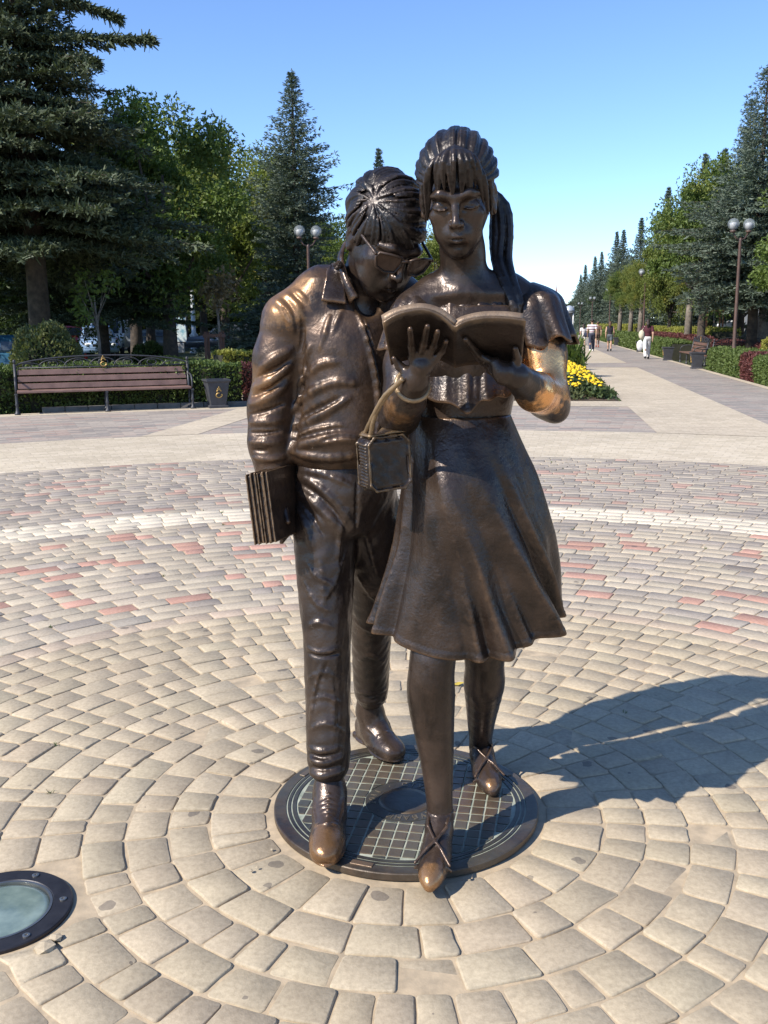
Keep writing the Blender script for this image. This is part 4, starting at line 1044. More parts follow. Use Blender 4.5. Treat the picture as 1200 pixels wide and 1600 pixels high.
for idx, (o, top, tilt, c, rm) in enumerate(stones):
    V, Q, T = stone_geo(o, top, tilt)
    if idx in single:
        ctr = np.append(o.mean(0), 0.0)
        me = mesh_from('paving_stone', V-ctr, [Q, T], False, [m_stone]); 
        set_tint(me, np.tile(c, (len(V), 1)))
        link('paving_stone', me, plaza, ctr)
    else:
        sV.append(V); sC.append(np.tile(c, (len(V), 1))); sF.append((Q+nb_, T+nb_)); nb_ += len(V)
qs = np.concatenate([f[0] for f in sF]); by = {}
for f in sF: by.setdefault(f[1].shape[1], []).append(f[1])
me = mesh_from('paving_setts', np.concatenate(sV), [qs]+[np.concatenate(x) for x in by.values()], False, [m_stone]); set_tint(me, np.concatenate(sC))
o = link('paving_setts', me, plaza); o['kind'] = 'stuff'
# ---- farther paving
m_pale = rowed_mat('pale_setts', [(.0, (.50, .43, .32)), (.5, (.56, .48, .36)), (1, (.60, .52, .40))], (.42, .36, .27), .14, .20, 'polar')
m_greyp = rowed_mat('grey_setts', [(.0, (.25, .225, .205)), (.35, (.34, .30, .26)), (.75, (.42, .36, .30)), (1, (.36, .25, .21))], (.28, .24, .2), .145, .30, 'polar')
m_greya = rowed_mat('grey_avenue_setts', [(.0, (.25, .225, .205)), (.35, (.31, .28, .25)), (.8, (.37, .325, .28)), (1, (.33, .25, .22))], (.25, .22, .19), .145, .30, 'avenue')
m_palea = rowed_mat('pale_avenue_setts', [(.0, (.47, .40, .30)), (.5, (.53, .45, .34)), (1, (.57, .49, .37))], (.40, .34, .26), .14, .20, 'avenue')
ring_sheet('pale_ring_pavement', 8.8, 11.8, -.003, m_pale)
ring_sheet('grey_ring_pavement', 11.8, 16.25, -.003, m_greyp)
ring_sheet('border_pavement', 16.25, 16.75, -.003, m_pale)
def strip(name, l0, l1, a0, a1, z, mat):
    A = a0 if hasattr(a0, '__len__') else (a0, a0)
    return sheet(name, [AV(l0, A[0])[:2], AV(l1, A[1])[:2], AV(l1, a1)[:2], AV(l0, a1)[:2]], z, mat)
rr = lambda lat, r=11.79: math.sqrt(max(r*r-lat*lat, 0))
strip('avenue_pale_lane', 2.2, 4.05, (rr(2.2), rr(4.05)), 260, .001, m_palea)
strip('avenue_grey_lane', 4.05, 5.9, (rr(4.05), rr(5.9)), 260, .001, m_greya)
strip('avenue_edge', 5.9, 6.12, (rr(5.9), rr(6.12)), 260, .005, m_palea)
strip('cross_band', 2.2, 4.05, 33.0, 37.0, .005, m_greya)
strip('path_strip', -5.35, -4.60, (rr(5.35), rr(4.6)), 16.3, .001, m_palea)
strip('avenue_far_lane', -6.5, -4.2, 16.6, 200, .001, m_palea)
strip('median_border', -4.2, 2.2, 16.2, 17.5, .001, m_palea)
strip('bed_gap_pavement', -4.2, 2.2, 25.4, 31.0, .001, m_greya)
# soil of the flower beds
m_soil = simple('soil', (.13, .085, .05), (.08, .055, .035), rough=.95, scale=9, bumps=.6)
# roads behind the trees
m_asph = simple('asphalt', (.085, .082, .078), (.055, .053, .05), rough=.9, scale=3, bumps=.2)
sheet('street_left', [(-120, 44), (-6, 76), (-6, 93), (-120, 61)], -.02, m_asph)
sheet('street_right', [AV(20, -20)[:2], AV(27, -20)[:2], AV(27, 250)[:2], AV(20, 250)[:2]], -.02, m_asph)
# ---- in-ground light beside the statue
m_iron = simple('dark_iron', (.05, .047, .05), (.032, .030, .033), rough=.45, metallic=.6, scale=18, bumps=.15)
m_steel = simple('lamp_steel', (.38, .37, .34), (.26, .25, .23), rough=.35, metallic=.9)
mglass, n, l, b = newmat('lamp_glass')
t = noise(n, l, 14, 4); l.new(ramp(n, l, t.outputs[0], [(.3, (.10, .145, .135)), (.7, (.22, .28, .24))]).outputs[0], b.inputs['Base Color']); b.inputs['Roughness'].default_value = .12; b.inputs['Coat Weight'].default_value = .6; b.inputs['Coat Roughness'].default_value = .05
lamp = empty('ground_light', (LX, LY, 0)); tag(lamp, 'round glass light in a dark iron ring sunk in the paving', 'ground light')
q = MB(); q.lathe([(.197, -.045), (.197, .004), (.194, .007), (.146, .007), (.143, .004), (.143, -.03)], n=96, cap=False); q.build('ring', m_iron, lamp)
q = MB(); q.lathe([(.143, -.02), (.1425, .0065), (.1355, .0065), (.134, -.02)], n=96, cap=False); q.build('steel_rim', m_steel, lamp)
q = MB(); q.lathe([(.134, -.02), (.134, -.002), (.12, .0), (.001, .0015)], n=72); q.build('glass', mglass, lamp, True)
for k in range(6):
    a = R(15+60*k); q = MB(); q.lathe([(.010, 0), (.010, .004), (.0075, .0048), (.004, .0048), (.0035, .002)], (.171*math.cos(a), .171*math.sin(a), .0065), n=14); q.build('bolt', m_steel, lamp)
# loose crumbs of stone by the light and the lid
for k, (px, py, sz) in enumerate(((88, 1468, .020), (70, 1482, .028), (392, 1363, .007), (402, 1358, .0055), (425, 1330, .006))):
    g0 = G(px, py); q = MB(); V = []; 
    bm = bmesh.new(); bmesh.ops.create_icosphere(bm, subdivisions=1, radius=sz)
    for v in bm.verts: v.co = Vector((v.co.x*rs.uniform(.8, 1.3), v.co.y*rs.uniform(.7, 1.2), v.co.z*rs.uniform(.4, .6)))
    me = bpy.data.meshes.new('stone_crumb'); bm.to_mesh(me); bm.free(); me.materials.append(m_stone); set_tint(me, np.tile(CREAM, (len(me.vertices), 1)))
    o = link('stone_crumb', me, None, (g0[0], g0[1], .006))
    tag(o, ('pale broken piece of paving wedged against the ground light ring', 'larger broken paving piece beside the ground light', 'white pebble left of the lid edge by his front shoe', 'small pebble touching the lid edge', 'smallest pebble close to his front shoe')[k], 'stone')
# fallen leaf behind the statue
q = MB(); g0 = G(715, 1071); q.add([(-.03, 0, 0), (0, -.018, .004), (.035, .002, .010), (.004, .02, .005), (0, 0, .002)], [(0, 1, 4), (1, 2, 4), (2, 3, 4), (3, 0, 4)])
o = q.build('fallen_leaf', simple('yellow_leaf', (.55, .40, .05)), None, loc=(g0[0], g0[1], .004)); tag(o, 'yellow fallen leaf on the paving behind the girl', 'leaf')

# little weeds in the joints
rw = np.random.default_rng(4); pts_ = [G(978, 1114)[:2]]+[stones[i][0][rw.integers(len(stones[i][0]))] for i in rw.choice(len(stones), 70)]
Vw_ = []; Qw_ = []; nw = 0
for p in pts_:
    for k in range(14):
        a = rw.uniform(0, 6.28); L_ = rw.uniform(.008, .022); b0 = np.array((p[0]+rw.normal(0, .006), p[1]+rw.normal(0, .006), -.006)); d_ = np.array((math.cos(a)*.6, math.sin(a)*.6, 1.0))*L_; u_ = np.array((-math.sin(a), math.cos(a), 0))*.0022
        Vw_ += [b0-u_, b0+u_, b0+d_+u_*.3, b0+d_-u_*.3]; Qw_.append((nw, nw+1, nw+2, nw+3)); nw += 4
o = link('joint_weeds', mesh_from('joint_weeds', np.array(Vw_), [np.array(Qw_)], False, [simple('weed_green', (.10, .14, .04), (.06, .09, .025), rough=.8)])); tag(o, 'tiny green weeds growing in the paving joints', 'weeds', kind='stuff')
# ================================================================ TREES, HEDGES, FLOWERS
def leaf_mat(name, c1, c2, c3=None, trans=.25, rough=.55):
    m, n, l, b = newmat(name)
    geo = n.new('ShaderNodeNewGeometry'); t = noise(n, l, .55, 3, .6); t2 = noise(n, l, 5.0, 3, .6)
    c = ramp(n, l, t2.outputs[0], [(.3, c1), (.7, c2)]).outputs[0]
    if c3: c = mixc(n, l, ramp(n, l, t.outputs[0], [(.55, (0, 0, 0)), (.70, (1, 1, 1))]).outputs[0], c, c3)
    l.new(c, b.inputs['Base Color']); b.inputs['Roughness'].default_value = rough; b.inputs['Specular IOR Level'].default_value = .3
    out = n['Material Output']; tr = n.new('ShaderNodeBsdfTranslucent'); l.new(mixc(n, l, 1.0, c, (1.1, 1.2, .6), 'MULTIPLY'), tr.inputs[0]); mx = n.new('ShaderNodeMixShader'); mx.inputs[0].default_value = trans
    l.new(b.outputs[0], mx.inputs[1]); l.new(tr.outputs[0], mx.inputs[2]); l.new(mx.outputs[0], out.inputs[0])
    return m
m_bark = simple('bark', (.10, .075, .055), (.045, .035, .028), rough=.95, scale=6, bumps=.8)
m_barkp = simple('pale_bark', (.24, .20, .16), (.12, .10, .08), rough=.95, scale=7, bumps=.8)
m_spr = leaf_mat('blue_spruce_needles', (.055, .075, .050), (.175, .215, .160), trans=.14)
m_spr_shade = leaf_mat('shade_toned_spruce_needles', (.034, .046, .022), (.118, .142, .078), trans=.12)  # shade on the left spruces put into a darker needle colour
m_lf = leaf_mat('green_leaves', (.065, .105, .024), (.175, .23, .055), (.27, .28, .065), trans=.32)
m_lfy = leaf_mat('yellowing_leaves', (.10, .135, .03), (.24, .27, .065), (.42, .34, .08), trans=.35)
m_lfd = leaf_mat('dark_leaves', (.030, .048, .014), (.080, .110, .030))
def tri_cloud(C, D, size, width, spread, per, rg):
    """per thin pointed leaves at every point C along D"""
    n = len(C); C = np.repeat(C, per, 0); D = np.repeat(D, per, 0)+rg.normal(0, spread, (n*per, 3)); D /= np.linalg.norm(D, axis=1, keepdims=True)
    S = (np.repeat(size, per) if hasattr(size, '__len__') else np.full(n*per, size))*rg.uniform(.7, 1.3, n*per)
    U = np.cross(D, rg.normal(0, 1, (n*per, 3))); U /= np.linalg.norm(U, axis=1, keepdims=True)+1e-9
    W = S*width; base = C+rg.normal(0, 1, C.shape)*S[:, None]*.15
    V = np.stack([base-U*W[:, None]*.5, base+U*W[:, None]*.5, base+D*S[:, None]+U*W[:, None]*.18, base+D*S[:, None]-U*W[:, None]*.18], 1).reshape(-1, 3)
    Q = np.arange(n*per*4).reshape(-1, 4)
    return V, Q
def spruce_mesh(H, Rb, z0, seed, tuft=.16, dens=1.0, mat=None, per=4, gap=.0):
    rg = np.random.default_rng(seed); C = []; D = []; tr = MB()
    tr.tube([(0, 0, -.2), (.02, 0, H*.4), (0, .02, H*.98)], [H*.017, H*.011, .015], 8)
    z = z0
    while z < H*.985:
        f = (z-z0)/(H-z0); Lmax = Rb*(1-f)**.93*(.75+.25*math.sin(9*f+seed))+.03
        nb = max(4, int((7+3*rg.random())*(1 if f < .8 else .7)))
        for b in range(nb):
            a = 2*math.pi*(b+rg.random()*.9)/nb; L = Lmax*rg.uniform(.62, 1.12)
            if rg.random() < gap: continue
            rise = .45*f-.12+rg.normal(0, .06); droop = .22*(1-f)
            k = max(4, int(L/.14*dens)); t = np.linspace(.12, 1, k)
            dr = np.array((math.cos(a), math.sin(a), 0)); P_ = np.outer(t*L, dr); P_[:, 2] = z+L*(rise*t-droop*t*t+.10*t**4)
            perp = np.array((-dr[1], dr[0], 0)); 
            if L > 1.6: tr.tube([(0, 0, z), tuple(P_[k//2]), tuple(P_[-1])], [.03*L/3+.01, .014, .005], 4, cap=False)
            for i in range(k):
                w = .30*L*math.sin(math.pi*min(1, .25+.75*t[i]))*(1.1-t[i]*.75); ns = max(1, int(w/.10*dens))
                for s in (-1, 1):
                    q = np.linspace(0, 1, ns+1)[1:] if ns > 1 else np.array([.6]); q = q*rg.uniform(.6, 1.1)
                    pts = P_[i]+np.outer(q*w, perp*s+dr*.45)+rg.normal(0, .035, (len(q), 3)); pts[:, 2] -= q*w*.18+rg.uniform(0, .08)
                    C.append(pts); D.append(np.tile(dr*.75+perp*s*.6+np.array((0, 0, .05)), (len(q), 1)))
                C.append(P_[i:i+1]); D.append((dr+np.array((0, 0, .15)))[None])
        z += (.22+.16*(1-f))*max(.6, H/15.0)/dens**.5
    C.append(np.array([[0, 0, H*.99]])); D.append(np.array([[0, 0, 1.0]]))
    C = np.concatenate(C); D = np.concatenate(D)
    V, Q = tri_cloud(C, D, tuft*(.50+.55*np.clip(1-(C[:, 2]-z0)/(H-z0), 0, 1)**.5), .34, .55, per, rg)
    return mesh_from('crown', V, [Q], False, [mat or m_spr]), tr.mesh('trunk', m_bark, True), len(Q)
def decid_mesh(H, Rx, z0, seed, leaf=.15, n=14000, mat=None, bark=None, lobes=36, tr_r=.16, lean=(0, 0)):
    rg = np.random.default_rng(seed); tr = MB(); cz = (H+z0)/2; hz = (H-z0)/2
    tr.tube([(0, 0, -.2), (lean[0]*.3, lean[1]*.3, z0*.6), (lean[0], lean[1], z0+hz*.5), (lean[0], lean[1], z0+hz*1.3)], [tr_r*1.25, tr_r, tr_r*.7, tr_r*.2], 9)
    cen = []; 
    for i in range(lobes):
        u = rg.normal(0, 1, 3); u /= np.linalg.norm(u); rr = rg.uniform(.35, .95)
        c = np.array((u[0]*Rx*rr+lean[0], u[1]*Rx*rr+lean[1], cz+u[2]*hz*rr)); cen.append((c, rg.uniform(.15, .42)*min(Rx, hz)))
        if i % 2 == 0: tr.tube([(lean[0], lean[1], z0+hz*.2*rg.random()), tuple((c+np.array((lean[0], lean[1], z0)))/2), tuple(c)], [tr_r*.45, tr_r*.28, tr_r*.1], 5, cap=False)
    C = []; D = []
    for c, r in cen:
        k = int(n/lobes); u = rg.normal(0, 1, (k, 3)); u /= np.linalg.norm(u, axis=1, keepdims=True)
        # clumps: keep points near random twig directions so that gaps open between them
        tw = rg.normal(0, 1, (26, 3)); tw /= np.linalg.norm(tw, axis=1, keepdims=True); near = (u@tw.T).max(1); keep = near > rg.uniform(.80, 1.0, k)-.02
        u = u[keep]; rad = r*rg.uniform(.15, 1.35, len(u))**.6
        C.append(c+u*rad[:, None]*np.array((1, 1, .85))); D.append(u*.6+np.array((0, 0, -.25)))
    C = np.concatenate(C); D = np.concatenate(D)
    V, Q = tri_cloud(C, D, leaf, .62, .7, 2, rg)
    return mesh_from('crown', V, [Q], False, [mat or m_lf]), tr.mesh('trunk', bark or m_bark, True), len(Q)
tree_tris = 0
def plant(name, cm, tm_, loc, rot, sc, label, cat='tree', group=None):
    o = empty(name, loc, rot); o.scale = (sc, sc, sc) if not hasattr(sc, '__len__') else sc
    link('crown', cm, o)
    if tm_ is not None: link('trunk', tm_, o)
    return tag(o, label, cat, group)
def gp(px, F):                                     # ground point under a picture column at distance F
    r = ray(px, 505); return (r[0]/r[1]*F, F, -.05)
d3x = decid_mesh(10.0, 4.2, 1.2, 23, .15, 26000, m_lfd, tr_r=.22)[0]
# left: two great spruces, leaf trees behind, one slim spruce by the lamp
c1, t1_, n1 = spruce_mesh(17.0, 4.7, 3.8, 1, .15, 1.05, m_spr_shade, 4, .05)
c2, t2m, n2 = spruce_mesh(10.9, 3.3, .8, 2, .12, 1.1, m_spr, 4)
c3, t3_, n3 = spruce_mesh(12.6, 4.0, 1.2, 3, .20, .68, m_spr, 4)
c4, t4_, n4 = spruce_mesh(11.2, 3.9, 2.6, 5, .12, 1.1, m_spr, 4)
big = plant('spruce_tree', c1, t1_, gp(62, 24), 0.0, 1.0, 'tall dark spruce with hanging boughs at the far left')
plant('spruce_tree', c1, t1_, gp(160, 33), 2.1, (.80, .80, .585), 'second tall dark spruce right of the leftmost one')
plant('spruce_tree', c1, t1_, gp(-45, 29), 4.1, 1.05, 'dark spruce cut by the left edge of the picture')
plant('leafy_tree', d3x, None, gp(20, 41), 1.0, .85, 'dark leafy tree filling behind the leftmost spruce')
plant('leafy_tree', d3x, None, gp(120, 44), 2.0, .85, 'dark leafy tree filling between the two dark spruces')
# the long bough of the left spruce reaching over the top corner
g0 = np.array(gp(62, 24)); e0 = P(236, 58, 23.2)-g0; rg = np.random.default_rng(77); Cb = []; Db = []
for e_, zt in ((e0, e0[2]-.1), (P(150, 95, 23.4)-g0, 7.6), (P(185, 25, 23.6)-g0, 9.2)):
    cv = spl([(0, 0, zt+.5), (e_[0]*.5, e_[1]*.5, (zt+e_[2])/2+.25), tuple(e_)], 34); dr_b = (e_-np.array((0, 0, zt))); dr_b = dr_b/np.linalg.norm(dr_b); pp = np.array((-dr_b[1], dr_b[0], 0))
    for i, p in enumerate(cv):
        w = .55*math.sin(math.pi*min(1, .2+.8*i/33))*(1.15-i/33)
        for k in range(14): q_ = rg.uniform(-1, 1); Cb.append(p+pp*q_*w+np.array((0, 0, -abs(q_)*w*.5-rg.uniform(0, .10)))); Db.append(dr_b*.8+pp*q_*.7+np.array((0, 0, -.25)))
V, Q = tri_cloud(np.array(Cb), np.array(Db), .16, .30, .5, 4, rg); link('bough', mesh_from('bough', V, [Q], False, [m_spr_shade]), big)
plant('spruce_tree', c2, t2m, gp(466, 37), 1.0, (1.28, 1.28, .99), 'slim blue spruce standing alone behind the young man')
plant('spruce_tree', c3, t3_, gp(594, 84), 0.2, 1.28, 'distant spruce tip showing just above the young man')
d1, dt1, e1_ = decid_mesh(9.0, 3.3, 2.3, 11, .115, 30000, m_lf, tr_r=.24)
d2, dt2, e2_ = decid_mesh(9.0, 3.2, 2.3, 12, .115, 30000, m_lfy, tr_r=.20)
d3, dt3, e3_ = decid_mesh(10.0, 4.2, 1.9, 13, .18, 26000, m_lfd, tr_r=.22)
plant('leafy_tree', d1, dt1, gp(265, 33), 0.0, .98, 'green leafy tree with a dark trunk behind the bench')
plant('leafy_tree', d1, dt1, gp(212, 38), 2.0, .98, 'leafy tree with a forked dark trunk left of the middle one')
plant('leafy_tree', d2, dt2, gp(352, 47), 1.0, 1.12, 'yellowing leafy tree left of the slim blue spruce')
plant('leafy_tree', d2, dt2, gp(418, 60), 2.6, 1.25, 'pale yellow green tree partly behind the slim blue spruce')
plant('leafy_tree', d1, dt1, gp(545, 58), 3.3, .92, 'low leafy tree between the blue spruce and the young man')
plant('leafy_tree', d2, dt2, gp(682, 50), 4.0, .72, 'low green tree seen between the two bronze heads')
plant('leafy_tree', d1, dt1, gp(612, 66), 5.0, 1.0, 'leafy tree hidden behind the young man\'s head')
SHADE = ('first dark tree from the left edge in the shaded row', 'dark tree behind the round bush', 'dark tree behind the staked green sapling', 'dark tree between the two black trunks behind the bench', 'dark tree behind the white post', 'dark tree behind the withered sapling', 'dark tree behind the slim blue spruce', 'dark tree behind the young man\'s head', 'dark tree low between the two bronze heads', 'dark tree behind the girl\'s head')
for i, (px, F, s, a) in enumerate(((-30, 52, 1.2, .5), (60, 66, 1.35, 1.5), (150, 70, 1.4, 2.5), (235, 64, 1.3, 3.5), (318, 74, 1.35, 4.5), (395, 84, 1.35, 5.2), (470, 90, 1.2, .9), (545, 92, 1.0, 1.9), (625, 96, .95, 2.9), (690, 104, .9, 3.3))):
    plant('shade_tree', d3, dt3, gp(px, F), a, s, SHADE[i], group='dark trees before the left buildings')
# right: the avenue row
plant('spruce_tree', c4, t4_, gp(1176, 34.5), 2.2, (1.15, 1.15, .915), 'tall spruce at the right edge above the lamp post')
plant('leafy_tree', d1, dt1, gp(1096, 43), 1.2, (.72, .72, .93), 'bright green tree with yellow twigs left of the right spruce')
plant('leafy_tree', d2, dt2, gp(1046, 58), 2.2, (.55, .55, .78), 'yellow green tree in the avenue row before the tall spires')
plant('leafy_tree', d1, dt1, gp(1300, 27), 3.9, (.72, .72, .64), 'leafy branches reaching in from the right edge')
ORD = ('nearest', 'second', 'third', 'fourth', 'fifth', 'sixth', 'seventh', 'eighth', 'ninth', 'farthest')
for i, (lat, al, s) in enumerate(((10.6, 62, .95), (10.9, 72, .90), (11.2, 84, 1.02), (10.4, 97, .93), (10.0, 112, .95), (10.5, 128, 1.05), (9.8, 146, .95), (10.0, 166, 1.0), (9.6, 190, 1.0), (9.8, 214, .95))):
    plant('spruce_tree', c3, t3_, AV(lat, al, -.05), .7*i, s, ORD[i]+' spruce of the receding row right of the avenue', group='spruces along the avenue')
plant('spruce_tree', c4, t4_, AV(10.6, 49, -.05), .9, 1.12, 'broad spruce behind the bright green tree on the right')
plant('spruce_tree', c4, t4_, AV(12.2, 58, -.05), 3.9, 1.15, 'broad spruce before the row of avenue spruces')
plant('spruce_tree', c3, t3_, AV(13.5, 72, -.05), 2.9, 1.1, 'spruce set back behind the second avenue spruce')
for i, (lat, al, s) in enumerate(((14.0, 38, .95), (15.5, 52, 1.05), (14.5, 68, 1.05), (15.5, 86, 1.1), (15, 106, 1.1), (14.5, 130, 1.1), (14, 160, 1.1), (14, 195, 1.1))):
    plant('shade_tree', d3, dt3, AV(lat, al, -.05), 1.1*i, (s, s, s*.9), (ORD[i] if i < 7 else 'last')+' dark leafy tree in the back row right of the avenue', group='dark trees right of the avenue')
# bare painted trunks of young trees standing in the right lawn
for i, (px, F) in enumerate(((1075, 47), (1192, 37), (1000, 66), (968, 78), (985, 72))):
    q = MB(); hh = (4.2, 5.5, 4.0, 4.0, 4.0)[i]; q.tube([(0, 0, 0), (.04, .02, hh*.5), (.10, 0, hh)], [.22 if i != 1 else .30, .16, .12], 9)
    o = empty('tree_trunk', gp(px, F)); link('trunk', q.mesh('trunk', m_barkp, True), o)
    cm_, tm2, _ = (d1, None, 0); c_ = link('crown', d1 if i % 2 else d2, o, (0, 0, hh-2.2 if i != 1 else 1.5)); c_.scale = (.36, .36, .42)
    tag(o, ('pale trunked tree behind the brown bench on the right', 'thick pale trunk at the right edge behind the hedge', 'pale trunk behind the woman in white trousers', 'thin pale trunk nearest the far lamp posts', 'pale trunk between two far lamp posts')[i], 'tree')

# dark shrubs added to deepen the shade below the crowns
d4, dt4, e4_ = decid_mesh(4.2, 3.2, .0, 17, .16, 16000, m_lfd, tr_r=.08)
ADDED_SHRUBS = ('leftmost added dark shrub below the shaded trees', 'added dark shrub behind the round bush and the red car', 'added dark shrub behind the white van', 'added dark shrub behind the poster box', 'added dark shrub behind the white post', 'added dark shrub behind the brown stakes', 'added dark shrub behind the yellow green hedge', 'added dark shrub behind the lamp post on the left', 'added dark shrub behind the young man', 'added dark shrub behind the girl')
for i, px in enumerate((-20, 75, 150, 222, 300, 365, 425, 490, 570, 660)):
    plant('added_shrub', d4, dt4, gp(px, 80+4*(i % 3)), i*1.3, 1.15, ADDED_SHRUBS[i], 'shrub', 'dark shrubs added below the left trees')
# ---- hedges: solid clipped body with leaf skin
def hedge_obj(name, path, w, h, z, mat, seed, leaf=.055, dens=900, parent=None, round_=.10):
    """path: list of (x,y) ground points along its middle"""
    rg = np.random.default_rng(seed); p = np.array(path, float); seg = np.linalg.norm(np.diff(p, axis=0), axis=1); L = seg.sum(); cum = np.concatenate(([0], np.cumsum(seg)))
    def at(s):
        s = np.clip(s, 0, L); i = np.clip(np.searchsorted(cum, s)-1, 0, len(seg)-1); u = ((s-cum[i])/seg[i])[:, None]; q = p[i]*(1-u)+p[i+1]*u; t = (p[i+1]-p[i])/seg[i][:, None]; return q, t
    n = int(dens*L*(2*h+w)); s = rg.uniform(-.02, L+.02, n); v = rg.uniform(0, 2*h+w, n)
    off = np.where(v < h, -w/2, np.where(v < h+w, v-h-w/2, w/2)); zz_ = np.where(v < h, v, np.where(v < h+w, h, 2*h+w-v))
    q, t = at(s); nn = np.c_[t[:, 1], -t[:, 0]]
    bmp = .035*np.sin(s*3.1+seed)+.03*np.sin(s*7.7+zz_*5+off*4)+rg.normal(0, .018, n)
    nrm = np.where((v < h)[:, None], np.c_[-nn, np.zeros(n)], np.where((v < h+w)[:, None], np.tile((0, 0, 1.0), (n, 1)), np.c_[nn, np.zeros(n)]))
    C = np.c_[q+nn*off[:, None], zz_+z]+nrm*bmp[:, None]
    V, Q = tri_cloud(C, nrm+np.array((0, 0, .35)), leaf, .7, .65, 2, rg)
    o = empty(name, (p[0][0], p[0][1], z)) if parent is None else parent
    c0_ = np.array((p[0][0], p[0][1], z))
    link('foliage', mesh_from('foliage', V-c0_, [Q], False, [mat]), o)
    b = MB(); k = len(p)
    for i in range(k-1):
        tt_ = (p[i+1]-p[i])/seg[i]; n2_ = np.array((tt_[1], -tt_[0])); m_ = (p[i]+p[i+1])/2
        b.box((m_[0]-c0_[0], m_[1]-c0_[1], h/2-.03), (seg[i]/2, w/2-.05, h/2-.03), rz(math.atan2(tt_[1], tt_[0])))
    link('branches', b.mesh('branches', m_twig), o)
    return o
m_twig = simple('hedge_twigs', (.030, .030, .015), (.018, .018, .010), rough=.95)
m_hg = leaf_mat('box_hedge_leaves', (.060, .095, .024), (.150, .195, .055), trans=.2)
m_hp = leaf_mat('barberry_leaves', (.075, .026, .026), (.19, .065, .055), trans=.2)
m_hy = leaf_mat('golden_hedge_leaves', (.17, .18, .035), (.36, .34, .07), (.22, .25, .05), trans=.25)
def arc(r, px0, px1, n=8):
    out = []
    for px in np.linspace(px0, px1, n):
        d = np.array(ray(px, 505)[:2]); d = d/d[1]; o_ = np.array((-CX, -CY)); a_ = d@d; b_ = d@o_; c_ = o_@o_-r*r
        k = (-b_+math.sqrt(b_*b_-a_*c_))/a_; out.append(d*k)
    return out
tag(hedge_obj('hedge', arc(17.45, -60, 372), .75, .84, -.04, m_hg, 1), 'clipped green hedge running behind the long bench', 'hedge')
tag(hedge_obj('hedge', arc(17.45, 376, 470), .75, .80, -.04, m_hp, 2), 'dark red barberry hedge beside the waste bin', 'hedge')
tag(hedge_obj('hedge', [gp(338, 23.0)[:2], gp(425, 23.6)[:2]], .9, 1.02, -.04, m_hy, 3), 'yellow green hedge behind the barberry', 'hedge')
tag(hedge_obj('hedge', [gp(225, 27)[:2], gp(300, 27)[:2]], .8, .7, -.04, m_hy, 31, dens=500), 'low golden hedge glimpsed above the bench back', 'hedge')
A2 = lambda lat, al: AV(lat, al)[:2]
tag(hedge_obj('hedge', [A2(6.75, 17.5), A2(6.75, 24.3)], 1.0, .70, -.04, m_hg, 4), 'near clipped green hedge at the right edge', 'hedge')
tag(hedge_obj('hedge', [A2(6.75, 24.35), A2(6.75, 26.1)], 1.0, .70, -.04, m_hp, 5), 'short red barberry section within the right green hedge', 'hedge')
tag(hedge_obj('hedge', [A2(6.75, 26.15), A2(6.75, 31.6)], 1.0, .70, -.04, m_hg, 6), 'green hedge ending at the waste bin before the bench', 'hedge')
tag(hedge_obj('hedge', [A2(8.6, 20), A2(8.4, 31)], 1.1, 1.0, -.04, m_hy, 7, dens=600), 'golden hedge behind the near right green hedge', 'hedge')
tag(hedge_obj('hedge', [A2(8.5, 31.5), A2(8.4, 41)], 1.0, .80, -.04, m_hp, 8, dens=450), 'red barberry hedge behind the right benches', 'hedge')
tag(hedge_obj('hedge', [A2(6.7, 40.8), A2(6.7, 56)], .9, .75, -.04, m_hg, 9, dens=420, leaf=.07), 'green hedge beyond the right benches', 'hedge')
tag(hedge_obj('hedge', [A2(7.6, 40.8), A2(7.6, 62)], .8, .95, -.04, m_hp, 10, dens=300, leaf=.07), 'red hedge strip behind the woman in white trousers', 'hedge')
tag(hedge_obj('hedge', [A2(8.7, 42), A2(8.7, 70)], 1.2, 1.25, -.04, m_hy, 11, dens=260, leaf=.08), 'broad golden hedge beyond the right benches', 'hedge')
tag(hedge_obj('hedge', [A2(6.8, 57), A2(6.8, 120)], .9, .85, -.04, m_hg, 12, dens=130, leaf=.10), 'far green hedge along the avenue', 'hedge')
tag(hedge_obj('hedge', [A2(8.4, 72), A2(8.4, 140)], 1.3, 1.3, -.04, m_hy, 13, dens=90, leaf=.13), 'far golden hedge along the avenue', 'hedge')
# round bush, small bush
def bush(name, loc, r, mat, seed, label, n=5200, leaf=.07):
    rg = np.random.default_rng(seed); u = rg.normal(0, 1, (n, 3)); u /= np.linalg.norm(u, axis=1, keepdims=True); rad = 1+.10*np.sin(u[:, 0]*7+seed)*np.sin(u[:, 2]*6)+rg.normal(0, .05, n)
    C = u*rad[:, None]*np.array(r)+np.array((0, 0, r[2]*.95)); C = C[C[:, 2] > 0]; u2 = C-np.array((0, 0, r[2]*.8)); u2 /= np.linalg.norm(u2, axis=1, keepdims=True)
    V, Q = tri_cloud(C, u2+np.array((0, 0, .3)), leaf, .65, .6, 2, rg); o = empty(name, loc); link('foliage', mesh_from('foliage', V, [Q], False, [mat]), o)
    b = MB(); b.ball((0, 0, r[2]*.92), np.array(r)*.84, 14, 10); link('branches', b.mesh('branches', m_twig), o)
    return tag(o, label, 'bush')
m_bush = leaf_mat('round_bush_leaves', (.10, .115, .04), (.22, .225, .085), (.27, .24, .09))
bush('round_bush', gp(70, 21.5), (.70, .70, .86), m_bush, 3, 'round clipped bush behind the left end of the bench')
bush('small_bush', gp(232, 34), (.62, .5, .55), m_hg, 4, 'small dark bush between the two tree trunks', 2500)
